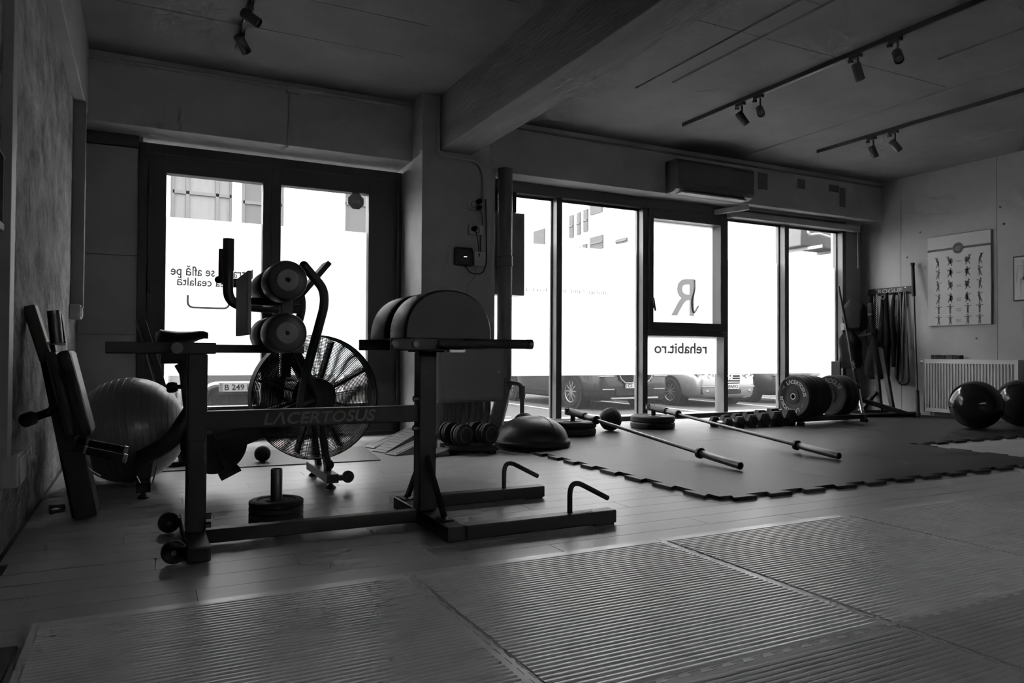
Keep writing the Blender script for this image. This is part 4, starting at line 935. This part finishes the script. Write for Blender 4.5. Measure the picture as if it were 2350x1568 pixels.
wedge(1.83, 5.10, .38, .24, .12, .05, 6, 'small low slant board nearest the bench post')
# ---- adjustable dumbbells on a tray
tr = thing('dumbbell_tray', 'black plastic tray on feet holding two adjustable dumbbells', 'tray', (2.265, 5.24, 0), -.12)
b = B(); b.box(-.195, .205, -.15, .15, .02, .055, .02); link('tray', b.mesh('tray', 'black_plastic'), tr, False)
b = B(); b.box(-.19, .19, -.14, .14, .052, .062, .004); link('tray_lip', b.mesh('tray_lip', 'black_plastic'), tr, False)
for (x, y) in ((-.16, -.11), (.16, -.11), (-.16, .11), (.16, .11)):
    b = B(); b.cyl((x, y, 0), (x, y, .03), .03, n=16); link('foot', b.mesh('foot', 'black_rubber'), tr, False)
for i, (x, lab) in enumerate(((-.1, 'adjustable black dumbbell at the left of the tray'), (.1, 'adjustable black dumbbell at the right of the tray'))):
    M = Matrix.Translation((2.265, 5.24, 0)) @ Matrix.Rotation(-.12, 4, 'Z'); p = M @ Vector((x, 0, .062))
    d = thing('adjustable_dumbbell', lab, 'dumbbell', tuple(p), .25, 'adjustable dumbbells')
    b = B(); b.cyl((0, -.11, .085), (0, .11, .085), .015, n=14); link('handle', b.mesh('handle', 'steel'), d, False)
    for s_ in (-1, 1):
        for q in range(3):
            b = B(); y0 = s_ * (.045 + q * .032); rr = .083 - .004 * (q % 2)
            b.lathe([(0, -.013), (rr * .9, -.013), (rr, -.008), (rr, .008), (rr * .9, .013), (0, .013)], (0, y0, .084), (0, 1, 0), 30); link('weight_disc', b.mesh('weight_disc', 'black_rubber'), d, False)
        b = B(); b.lathe([(.05, 0), (.06, .004), (.06, .01), (.05, .012)], (0, s_ * .128, .084), (0, s_, 0), 24); link('chrome_ring', b.mesh('chrome_ring', 'dark_steel'), d, False)
# ---- balance dome
bs = thing('balance_dome', 'black half-ball balance trainer lying dome up at the mat edge', 'balance trainer', (2.835, 5.26, TOP))
b = B(); b.lathe([(0, .002), (.28, .002), (.305, .006), (.315, .02), (.315, .04), (.305, .052), (.29, .055)], (2.835, 5.26, TOP), (0, 0, 1), 56); part('platform', b, 'black_plastic', bs)
b = B(); b.lathe([(.297, .052)] + [(.295 * math.cos(a), .055 + .185 * math.sin(a)) for a in [PI / 2 * i / 18 for i in range(19)]], (2.835, 5.26, TOP), (0, 0, 1), 56); dm = part('dome', b, 'vinyl', bs)
b = B(); pts = []
for i in range(17):
    a = .25 + i * .12; p = Vector((.06 + .02 * math.sin(a), .297 * math.cos(a), 0)); 
    rr = math.sqrt(p.x ** 2 + p.y ** 2); z = .055 + .187 * math.sqrt(max(0, 1 - (rr / .297) ** 2)); pts.append((2.835 + p.x, 5.26 - p.y, TOP + z))
b.tube(pts, .002, 6); part('seam', b, 'black_rubber', dm)
zt = lambda x, y: .055 + .1865 * math.sqrt(max(0, 1 - (x * x + y * y) / .297 ** 2))
for txt, yy, sc in (('POWER', -.055, .09), ('ZONE', -.095, .075)):
    me = text_mesh(txt, .05, 0, 0, 1, .001); xs = [v.co.x for v in me.vertices]; kk = sc * 2 / (max(xs) - min(xs))
    for v in me.vertices:
        x, y = v.co.x * kk, v.co.y * kk * .8 + yy; v.co = Vector((2.835 + x - .04, 5.26 + y, TOP + zt(x - .04, y) + .0015))
    me.materials.clear(); me.materials.append(MATS['logo_grey']); link('lettering', me, dm)
# ---- medicine balls
for (c0, r_, lab) in (((3.16, 6.02, TOP + .1), .1, 'medicine ball half hidden behind the balance dome'), ((4.09, 5.97, TOP + .112), .112, 'black medicine ball between the two landmine stands')):
    b = B(); b.sphere(c0, r_, 36, 22); mb_ = single('medicine_ball', b, 'black_rubber', lab, 'medicine ball', 'medicine balls', smooth=60, origin=c0)
    for ax_ in ((1, 0, .2), (0, 1, .3)):
        b = B(); b.torus(c0, ax_, r_, .0025, 44, 5); part('seam', b, 'black_plastic', mb_)
# ---- landmines
def bumper(name, c, axis, r, th, label, cat, grp, m='black_rubber', txt=None, tilt=0.0, rim=True):
    t = thing(name, label, cat, c, group=grp)
    d = Vector(axis)
    b = B(); b.lathe([(.026, -th / 2), (.08, -th / 2), (.085, -th / 2 + .004), (r * .68, -th / 2 + .004), (r * .72, -th / 2), (r - .012, -th / 2), (r, -th / 2 + .01), (r, th / 2 - .01), (r - .012, th / 2), (r * .72, th / 2), (r * .68, th / 2 - .004), (.085, th / 2 - .004), (.08, th / 2), (.026, th / 2), (.026, -th / 2)], (0, 0, 0), d, 56)
    link('disc', b.mesh('disc', m), t, False)
    b = B(); b.lathe([(.025, -th / 2 - .001), (.034, -th / 2 - .001), (.034, th / 2 + .001), (.025, th / 2 + .001), (.025, -th / 2 - .001)], (0, 0, 0), d, 28); link('hub_ring', b.mesh('hub_ring', 'steel'), t, False)
    return t
def landmine(px, py, ex, ey, lab, side, z1, maker):
    for i, nm in ((0, 'lower'), (1, 'upper')):
        bt = bumper('bumper_plate', (px - .02 + .012 * i, py - (0 if i else .012), TOP + .031 + i * .062), (0, 0, 1), .225, .06, f'{nm} bumper plate under the {side} landmine', 'bumper plate', 'bumper plates under the landmines')
        if i: curve_text('LΛCERTOSUS', .175, .05, 2.4, .19, (0, 0, .0305), (1, 0, 0), (0, 1, 0), 'logo_grey', bt, world=False)
    t = thing('landmine', f'{lab} steel landmine pivot standing in two bumper plates', 'landmine', (px, py, TOP))
    b = B(); b.cyl((px, py, TOP + .002), (px, py, .20), .024, n=20); part('post', b, 'black_metal', t)
    P = Vector((px - .02, py + .03, z1)); Q = Vector((ex, ey, TOP + .0275)); d = (Q - P).normalized()
    b = B(); b.box(px - .055, px + .05, py - .045, py + .045, .195, .205, .002); b.box(px - .055, px - .043, py - .0, py + .06, .2, z1 + .03, .002); b.box(px + .008, px + .02, py - .0, py + .06, .2, z1 + .03, .002); part('yoke', b, 'black_metal', t)
    b = B(); b.cyl(P + Vector((-.045, 0, 0)), P + Vector((.05, 0, 0)), .012, n=14); part('pivot_bolt', b, 'steel', t)
    b = B(); b.lathe([(0, 0), (.033, 0), (.033, .30), (.0285, .30), (.0285, .28)], P + d * .0, d, 26); sl = part('sleeve', b, 'black_metal', t)
    if maker:
        u = d; up = Vector((-1, 0, 0)).cross(u); M = basis(P + d * .15 + Vector((-.0335, 0, 0)), d, Vector((0, 0, 1)) - d * d.z)
        lettering('LACERTOSUS', .025, M, 'logo_light', sl, fit=(.2, .02), label='white maker lettering')
    bb = thing('barbell', f'steel barbell sloping to the floor from the {side} landmine', 'barbell', (ex, ey, TOP))
    Lb = (Q - P).length
    for (a0, a1, nm) in ((.285, .48, 'sleeve'), (Lb - .40, Lb, 'sleeve')):
        b = B(); b.lathe([(0, a0), (.023, a0), (.025, a0 + .003), (.025, a1 - .003), (.022, a1), (0, a1)], P, d, 24); part(nm, b, 'dark_steel', bb)
    for a0 in (.48, Lb - .432):
        b = B(); b.lathe([(.014, a0), (.034, a0), (.039, a0 + .006), (.039, a0 + .026), (.034, a0 + .032), (.014, a0 + .032)], P, d, 24); part('collar', b, 'dark_steel', bb)
    b = B(); b.cyl(P + d * .51, P + d * (Lb - .43), .0142, n=16); part('shaft', b, 'dark_steel', bb)
landmine(3.60, 5.87, 3.455, 3.565, 'nearer', 'left', .228, False)
landmine(4.68, 6.06, 4.44, 3.62, 'further', 'right', .228, True)
# ---- hex dumbbells
hexl = ['smallest hex dumbbell at the left end of the row', 'second hex dumbbell from the left in the row', 'third hex dumbbell from the left in the row', 'fourth hex dumbbell from the left in the row', 'fifth hex dumbbell from the left in the row', 'largest hex dumbbell next to the plate rack']
xs_ = [5.33, 5.485, 5.645, 5.81, 5.985, 6.175]
for i in range(6):
    h = .052 + .006 * i; hl = .075 + .005 * i
    d = thing('hex_dumbbell', hexl[i], 'dumbbell', (xs_[i], 5.78, TOP), group='hex dumbbells in a row on the mat')
    for s_ in (-1, 1):
        y0 = s_ * .065; y1 = s_ * (.065 + hl); rings = []
        for (yy, kf) in ((y0, .78), (y0 + s_ * .012, 1), (y1 - s_ * .018, 1), (y1, .70)):
            rings.append([(h * 1.1547 * kf * math.cos(PI / 3 * j), yy, h + h * 1.1547 * kf * math.sin(PI / 3 * j)) for j in range(6)])
        b = B(); b.loft(rings); link('head', b.mesh('head', 'black_rubber', 20), d, False)
    b = B(); b.lathe([(.013, -.07), (.0165, -.03), (.0175, 0), (.0165, .03), (.013, .07)], (0, 0, h), (0, 1, 0), 14); link('handle', b.mesh('handle', 'steel'), d, False)
# ---- plate rack
pk = thing('plate_rack', 'low black toaster rack on the floor holding bumper plates', 'plate rack', (6.85, 5.75, TOP))
for yy in (5.66, 5.84):
    b = B(); b.bar((6.30, yy, TOP + .055), (7.32, yy, TOP + .055), .05, .05, bev=.004); part('rail', b, 'black_metal', pk)
for x in (6.298, 7.3):
    b = B(); b.bar((x, 5.60, TOP + .055), (x, 5.90, TOP + .055), .05, .05, bev=.004); part('cross_bar', b, 'black_metal', pk)
    for yy in (5.62, 5.88):
        b = B(); b.box(x - .03, x + .03, yy - .03, yy + .03, TOP, TOP + .032, .004); part('foot', b, 'black_rubber', pk)
b = B(); b.box(6.278, 6.288, 5.64, 5.70, TOP + .045, TOP + .075); part('rail_cap', b, 'steel', pk)
b = B(); b.box(7.20, 7.225, 5.86, 5.98, TOP + .05, .70, .004); part('end_upright', b, 'black_metal', pk)
zp = TOP + .082 + .2155
for i in range(7):
    x = 6.36 + i * .072 + (.29 if i > 4 else 0); r_ = .225 - (.004 if i % 3 == 1 else 0)
    lab = 'front bumper plate with white ring lettering in the floor rack' if i == 0 else f'bumper plate number {i + 1} counted from the lettered front plate of the rack'
    words = ['', 'second', 'third', 'fourth', 'fifth', 'sixth', 'seventh', 'eighth', 'ninth', 'tenth', 'eleventh']
    if i: lab = f'plain black bumper plate, {words[i]} from the lettered front plate in the rack'
    pt = bumper('bumper_plate', (x, 5.75, zp), (1, 0, 0), r_, .066, lab, 'bumper plate', 'bumper plates in the floor rack')
    if i == 0:
        ex, ey = (0, -1, 0), (0, 0, 1); o_ = (-.0345, 0, 0)
        curve_text('LΛCERTOSUS', .158, .058, 2.05, .215, o_, ex, ey, 'logo_light', pt, bold=.0012, world=False)
        curve_text('LΛCERTOSUS', .158, .058, 2.05 - PI, .215, o_, ex, ey, 'logo_light', pt, bold=.0012, world=False)
        curve_text('10', .158, .04, 2.62, .16, o_, ex, ey, 'logo_grey', pt, bold=.0008, world=False); curve_text('10', .158, .04, 2.62 - PI, .16, o_, ex, ey, 'logo_grey', pt, bold=.0008, world=False)
        b = B(); b.torus((-.0335, 0, 0), (1, 0, 0), .03, .003, 28, 6); link('hub_rim', b.mesh('hub_rim', 'steel'), pt, False)
pt = bumper('bumper_plate', (6.93, 5.75, zp + .001), (1, 0, 0), .226, .07, 'bumper plate with arched grey lettering after the gap in the rack', 'bumper plate', 'bumper plates in the floor rack')
curve_text('ROGUE', .165, .075, 1.75, .29, (-.0415, 0, 0), (0, -1, 0), (0, 0, 1), 'logo_grey', pt, bold=.002, world=False)

# ================================================================ POSTER WALL
WX = XR - .0135
ps = thing('exercise_poster', 'large white exercise poster with rows of dark figures', 'poster', (WX, 5.5, 1.15))
b = B(); b.box(WX - .025, WX - .0002, 5.115, 5.885, 1.145, 2.255, .002); part('board', b, 'paper', ps)
PX = WX - .0258
def stroke(b, p, q, w0, w1=None):
    w1 = w0 if w1 is None else w1; p = Vector(p); q = Vector(q); d = (q - p)
    if d.length < 1e-6: return
    nn = Vector((-d.y, d.x)).normalized(); a = [p + nn * w0 / 2, p - nn * w0 / 2, q - nn * w1 / 2, q + nn * w1 / 2]
    b.quad([(PX, v.x, v.y) for v in a])
def disc(b, c, r, n=12, x=None): b._face([b.bm.verts.new((PX if x is None else x, c[0] + r * math.cos(2 * PI * i / n), c[1] + r * math.sin(2 * PI * i / n))) for i in range(n)])
b = B(); stroke(b, (5.885, 2.085), (5.115, 2.085), .028); part('title_band', b, 'ink', ps, smooth=0)
b = B(); disc(b, (5.5, 2.085), .068, 32, PX - .0004); em = part('round_emblem', b, 'ink', ps, smooth=0)
b = B(); b.torus((PX - .0008, 5.5, 2.085), (1, 0, 0), .058, .002, 36, 4); part('emblem_ring', b, 'ink_grey', em)
b = B()
for q in (.018, 0, -.018): stroke(b, (5.535 - abs(q), 2.085 + q), (5.465 + abs(q), 2.085 + q), .005)
o_ = part('emblem_text', b, 'ink_grey', em, smooth=0); o_.location = (-.001, 0, 0)
rng = random.Random(3)
zs = [1.93, 1.79, 1.635, 1.475, 1.345, 1.215]; colsY = [5.745, 5.60, 5.385, 5.245]
for r_ in range(6):
    for c_ in range(4):
        yc, zc = colsY[c_], zs[r_]; m_ = 1 if c_ < 2 else -1; b = B()
        hip = Vector((yc, zc - .005)); lean = [.02, -.005, .012, -.01, 0, 0][r_] * m_; ch = hip + Vector((lean, .036))
        disc(b, (ch.x + lean * .3, ch.y + .02), .0105, 10); stroke(b, hip, ch, .024, .03)
        if r_ < 4:
            leg = [(.03, -.07), (-.005, -.07)] if (c_ in (0, 3)) else [(.028, -.055), (-.025, -.06)]
            arms = [[(.028, .055), (-.012, .055)], [(.045, .02), (.04, -.01)], [(.0, .06), (-.05, .018)], [(.05, .03), (.012, .06)]][r_]
            if c_ in (1, 2): b.quad([(PX, hip.x - m_ * .0, hip.y - .03), (PX, hip.x - m_ * .035, hip.y - .01), (PX, hip.x - m_ * .03, hip.y + .04), (PX, hip.x, hip.y + .045)])
        else:
            leg = [(.014, -.065), (-.014, -.065)] if r_ == 5 else [(.006, -.065), (-.008, -.06)]; arms = [(.045, .003), (-.045, .003)]
        for (dy, dz) in leg: stroke(b, hip + Vector((dy * .1 * m_, 0)), hip + Vector((dy * m_, dz * .85)), .016, .009)
        for (dy, dz) in arms: stroke(b, ch, ch + Vector((dy * m_, dz * .65)), .009, .006)
        part('printed_figure', b, 'ink', ps, smooth=0)
    b = B()
    for q in range(2 + (r_ > 1) + (r_ > 2)):
        wl = .035 - .008 * (q % 2); stroke(b, (5.493 + wl, zs[r_] - q * .011), (5.493 - wl, zs[r_] - q * .011), .0045)
    part('printed_caption', b, 'ink_mid', ps, smooth=0)
sk = thing('anatomy_print', 'framed anatomy print of a skeleton at the right picture edge', 'framed print', (WX, 4.7, 1.4))
b = B(); b.box(WX - .018, WX - .0002, 4.52, 4.875, 1.395, 1.905, .003); part('frame', b, 'black_plastic', sk)
b = B(); b.box(WX - .0195, WX - .017, 4.535, 4.86, 1.41, 1.89); part('sheet', b, 'paper', sk)
PX = WX - .0205; b = B(); cy = 4.76
disc(b, (cy, 1.835), .022); stroke(b, (cy, 1.815), (cy, 1.63), .014)
for q in range(7): stroke(b, (cy - .035 + q * .002, 1.785 - q * .016), (cy + .035 - q * .002, 1.785 - q * .016), .005)
stroke(b, (cy - .06, 1.795), (cy + .06, 1.795), .008); stroke(b, (cy - .035, 1.65), (cy + .035, 1.65), .03)
for s_ in (-1, 1):
    stroke(b, (cy + s_ * .06, 1.795), (cy + s_ * .072, 1.70), .011); stroke(b, (cy + s_ * .072, 1.70), (cy + s_ * .08, 1.60), .009)
    stroke(b, (cy + s_ * .03, 1.64), (cy + s_ * .032, 1.55), .022, .014); stroke(b, (cy + s_ * .032, 1.545), (cy + s_ * .03, 1.45), .014, .008); stroke(b, (cy + s_ * .03, 1.45), (cy + s_ * .045, 1.44), .008)
part('skeleton_drawing', b, 'ink_grey', sk, smooth=0)
# ---- radiator
rd = thing('radiator', 'white panel radiator with vertical flutes under the poster', 'radiator', (8.78, 5.3, .06))
RY0, RY1, RZ0, RZ1 = 4.775, 5.885, .075, .725
prof = []; nf = 29; st_ = (RY1 - RY0 - .06) / nf
for i in range(nf):
    a = RY0 + .03 + i * st_; prof += [(a, 0), (a + st_ * .32, 0), (a + st_ * .5, .014), (a + st_ * .82, .014)]
prof.append((RY0 + .03 + nf * st_, 0))
b = B(); z0, z1 = RZ0 + .045, RZ1 - .045
V0 = [b.bm.verts.new((8.755 + dx, yy, z0)) for yy, dx in prof]; V1 = [b.bm.verts.new((8.755 + dx, yy, z1)) for yy, dx in prof]
for i in range(len(prof) - 1): b._face([V0[i], V0[i + 1], V1[i + 1], V1[i]])
part('fluted_panel', b, 'radiator_white', rd, smooth=20)
b = B(); b.box(8.753, 8.77, RY0, RY1, z1 - .004, RZ1, .004); b.box(8.753, 8.77, RY0, RY1, RZ0, z0 + .004, .004); b.box(8.753, 8.77, RY0, RY0 + .032, z0, z1, .002); b.box(8.753, 8.77, RY1 - .032, RY1, z0, z1, .002); part('border', b, 'radiator_white', rd)
b = B(); b.box(8.772, 8.86, RY0 + .002, RY1 - .002, RZ0 + .005, RZ1 - .01, .003); part('rear_panel', b, 'radiator_white', rd)
b = B(); b.box(8.745, 8.865, RY0 - .004, RY0 + .004, RZ0, RZ1, .002); b.box(8.745, 8.865, RY1 - .004, RY1 + .004, RZ0, RZ1, .002); part('side_cover', b, 'radiator_white', rd)
b = B(); b.box(8.75, 8.86, RY0, RY1, RZ1 - .002, RZ1 + .004, .001); part('top_grille', b, 'radiator_white', rd)
b = B(); b.cyl((8.80, RY1, .69), (8.80, RY1 + .03, .69), .012, n=12); b.lathe([(0, .075), (.015, .075), (.022, .065), (.022, .03), (.016, .02), (0, .02)], (8.80, RY1, .69), (0, 1, 0), 18); part('valve', b, 'white_plastic', rd)
for yy in (RY1 - .05, RY1 - .10):
    b = B(); b.cyl((8.81, yy, TOP + .001), (8.81, yy, RZ0 + .01), .011, n=12); part('feed_pipe', b, 'white_plastic', rd)
for i in range(4):
    y1 = 5.80 - i * .092; b = B(); b.box(8.765, 8.84, y1 - .088, y1, RZ1 + .0045, RZ1 + .056 - .003 * (i % 2), .003)
    single('foam_block', b, 'black_rubber', f"black foam block on the radiator, {['leftmost', 'second from left', 'third from left', 'rightmost'][i]}", 'foam block', 'foam blocks on the radiator', origin=(8.80, y1 - .044, RZ1 + .0045))
for (c0, r_, lab) in (((7.68, 4.60, TOP + .246), .246, 'glossy black exercise ball in front of the radiator'), ((8.40, 4.55, TOP + .25), .25, 'glossy black exercise ball cut off by the right picture edge')):
    b = B(); b.sphere(c0, r_, 48, 30); gb = single('gloss_ball', b, 'gloss_black', lab, 'exercise ball', 'glossy black exercise balls', smooth=60, origin=c0)
    b = B(); b.cyl((c0[0] - r_ * .2, c0[1] - r_ * .97, c0[2] - .02), (c0[0] - r_ * .203, c0[1] - r_ * .985, c0[2] - .02), .012, n=12); part('valve_plug', b, 'black_plastic', gb)
# ---- hanging rack with bands and straps
rk = thing('band_rack', 'black wall hanger plate with grey lettering holding bands and straps', 'wall rack', (WX, 6.42, 1.58))
b = B(); b.box(WX - .012, WX - .0003, 6.10, 6.745, 1.575, 1.675, .002); part('plate', b, 'black_metal', rk)
lettering('ROGUE', .08, basis((WX - .0128, 6.42, 1.632), (0, -1, 0), (0, 0, 1)), 'ink_grey', rk, fit=(.36, .055), bold=.001, label='grey maker lettering')
for (yy, zz) in ((6.2, 1.66), (6.2, 1.59), (6.62, 1.66), (6.62, 1.59)):
    b = B(); b.cyl((WX - .016, yy, zz), (WX - .011, yy, zz), .008, n=8); part('screw', b, 'steel', rk)
for i in range(9):
    yy = 6.15 + i * .068; b = B(); b.cyl((WX - .012, yy, 1.59), (WX - .10, yy, 1.597), .007, n=8); part('peg', b, 'black_metal', rk)
def band(y, z0, wd, m, label, r_=.006, x=-.06):
    b = B(); X = WX + x
    pts = [(X, y - .012, 1.60)] + [(X - .004, y - wd / 2 * (.25 + .75 * u), 1.6 - (1.6 - z0 - .06) * u) for u in (.3, .6, .85, 1)] + [(X - .004, y - wd * .25, z0 + .012), (X - .004, y + wd * .25, z0 + .012)] + [(X - .004, y + wd / 2 * (.25 + .75 * u), 1.6 - (1.6 - z0 - .06) * u) for u in (1, .85, .6, .3)] + [(X, y + .012, 1.60), (X, y, 1.608), (X, y - .012, 1.60)]
    b.tube(fillet(pts, .05, 4), r_, 8, cap=False); return single('resistance_band', b, m, label, 'resistance band', 'resistance bands on the wall hanger', smooth=60, origin=(X, y, 1.6))
band(6.25, .42, .10, 'band_grey', 'grey rubber resistance band loop hanging left of the other loop', .007)
band(6.155, .40, .09, 'band_grey', 'long dark resistance band loop next to the leaning bar', .006, -.085)
band(6.215, .38, .16, 'black_rubber', 'wide black resistance band loop behind the grey loop', .011, -.035)
def strap(y, z0, w_, x, label, m='canvas'):
    b = B(); X = WX + x; rings = []
    for i in range(11):
        u = i / 10; zz = 1.60 - (1.60 - z0) * u; bx = X - .035 * math.sin(u * PI) + .008 * math.sin(u * 9 + y * 30); ww = w_ * (.45 + .55 * min(1, u * 3)) * (1 + .15 * math.sin(u * 11 + y * 17)); th = .018 + .02 * math.sin(u * PI)
        rings.append([(bx + th * math.cos(a) * .8, y + .01 * math.sin(u * 7 + y * 9) + ww / 2 * math.sin(a), zz) for a in [2 * PI * j / 10 for j in range(10)]])
    b.loft(rings); return single('hanging_strap', b, m, label, 'strap', 'black straps on the wall hanger', smooth=60, origin=(X, y, 1.6))
strap(6.33, .62, .07, -.05, 'black webbing strap right of the hanging bundle')
strap(6.41, .50, .078, -.075, 'bulky black strap in the middle of the hanging bundle')
strap(6.49, .55, .074, -.06, 'black strap behind the hanging chain')
strap(6.58, .66, .076, -.07, 'black strap left of the hanging chain')
strap(6.67, .72, .074, -.05, 'black strap at the left end of the wall hanger')
ch = thing('chain', 'thin steel chain hanging from the wall hanger among straps', 'chain', (WX - .10, 6.55, 1.58))
for i in range(17):
    b = B(); z = 1.575 - i * .027; b.torus((WX - .13, 6.53, z), (1, 0, 0) if i % 2 else (0, 1, 0), .012, .003, 12, 5)
    part('chain_link', b, 'steel', ch)
b = B(); b.torus((WX - .12, 6.44, 1.545), (1, .3, 0), .028, .005, 20, 6); single('carabiner', b, 'chrome', 'bright carabiner on the wall hanger', 'carabiner', origin=(WX - .12, 6.44, 1.545))
# ---- long bar leaning on the wall
lbz = thing('leaning_bar', 'long thin bar with black end grips leaning against the poster wall', 'bar', (8.45, 5.76, TOP))
A, Z_ = Vector((8.45, 5.755, TOP + .004)), Vector((8.80, 6.06, 1.95)); D = (Z_ - A)
b = B(); b.cyl(A + D * .02, A + D * .98, .012, n=14); part('shaft', b, 'dark_steel', lbz)
for (u0, u1) in ((0, .165), (.78, 1.0)):
    b = B(); b.cyl(A + D * u0, A + D * u1, .023, .021, n=16); part('grip', b, 'black_rubber', lbz)
b = B(); b.cyl(A + D * .99, A + D * 1.003, .028, n=16); part('end_knob', b, 'black_rubber', lbz)
# ---- barbells stood in the corner
ub = thing('upright_barbell', 'barbell with bright chrome sleeve stood upright in the corner', 'barbell', (8.02, 6.22, TOP))
A, Z_ = Vector((8.02, 6.19, TOP + .002)), Vector((8.10, 6.62, 1.72)); D = (Z_ - A)
b = B(); b.cyl(A, A + D * .19, .025, n=18); part('sleeve', b, 'chrome', ub)
b = B(); b.cyl(A + D * .19, A + D * .225, .04, n=18); part('collar', b, 'black_metal', ub)
b = B(); b.cyl(A + D * .225, A + D * .97, .0145, n=14); part('shaft', b, 'black_metal', ub)
b = B(); b.cyl(A + D * .24, A + D * .5, .022, n=14); sv = part('grip_wrap', b, 'black_rubber', ub)
dd = D.normalized(); lettering('VIΛ', .05, basis(A + D * .37 + Vector((-.017, -.0165, 0)), -dd, Vector((-.7, -.7, .1)).cross(-dd)), 'logo_light', sv, fit=(.11, .03))
# ---- equipment stand: A-frame with pegs and hanging pads
es = thing('storage_stand', 'dark A-frame equipment stand with pegs in the corner', 'equipment stand', (8.2, 6.1, TOP))
for (p, q, nm) in (((8.30, 5.98, TOP + .036), (8.42, 6.22, .86), 'leg'), ((8.44, 6.08, TOP + .036), (8.42, 6.24, .88), 'leg'), ((8.10, 6.30, TOP + .036), (8.38, 6.28, .30), 'brace'), ((8.00, 6.40, .26), (8.36, 5.84, TOP + .036), 'base_tube'), ((7.72, 6.02, TOP + .025), (8.62, 5.86, TOP + .025), 'base_tube'), ((7.9, 6.3, TOP + .025), (8.6, 6.2, TOP + .025), 'base_tube'), ((8.42, 6.24, TOP + .03), (8.44, 6.40, 1.45), 'upright')):
    b = B(); b.bar(p, q, .05, .045, (1, 0, .1), .004); part(nm, b, 'black_metal', es)
for z in (1.05, 1.30):
    b = B(); b.cyl((8.42, 6.34, z), (8.18, 6.62, z - .05), .017, n=14); pg = part('peg', b, 'black_metal', es)
    b = B(); b.cyl((8.40, 6.36, z - .002), (8.30, 6.48, z - .026), .0185, n=14); part('peg_sleeve', b, 'steel', pg)
def vest(c, w_, d_, h_, label, seed):
    """limp padded garment hung from its shoulders at the top"""
    b = B(); rg = random.Random(seed); ph = [rg.uniform(0, 6) for _ in range(5)]; rings = []
    for i in range(15):
        u = i / 14; ww = w_ * (.28 + .72 * min(1, u * 4)) * (1 + .10 * math.sin(u * 8 + ph[0])) * (1 if u < .9 else 1 - (u - .9) * 3); dd = d_ * (.5 + .5 * math.sin(min(1, u * 1.6 + .2) * PI / 2)) * (1 if u < .93 else .6)
        r_ = []
        for j in range(20):
            a = 2 * PI * j / 20; ca, sa = math.cos(a), math.sin(a); f = 1 + .10 * math.sin(5 * a + ph[1] + u * 3) + .07 * math.sin(9 * a + ph[2])
            r_.append((c[0] + dd * f * math.copysign(abs(ca) ** .7, ca), c[1] + .015 * math.sin(u * 6 + ph[3]) + ww / 2 * f * math.copysign(abs(sa) ** .7, sa), c[2] - h_ * u))
        rings.append(r_)
    b.loft(rings); return single('weight_vest', b, 'canvas', label, 'weight vest', 'black padded vests on the stand', smooth=60, origin=c)
vest((8.27, 6.50, 1.50), .30, .07, .42, 'black padded vest bundled on the upper peg', 1)
vest((8.22, 6.54, 1.10), .28, .075, .50, 'black padded vest hanging on the lower peg', 2)
vest((8.56, 6.42, .98), .24, .06, .52, 'black padded bag hanging beneath the straps', 3)
b = B(); b.box(8.15, 8.18, 6.56, 6.62, 1.10, 1.19, .004); single('price_tag', b, 'grey_plastic', 'small pale tag on the hanging vest', 'tag', origin=(8.16, 6.59, 1.1))
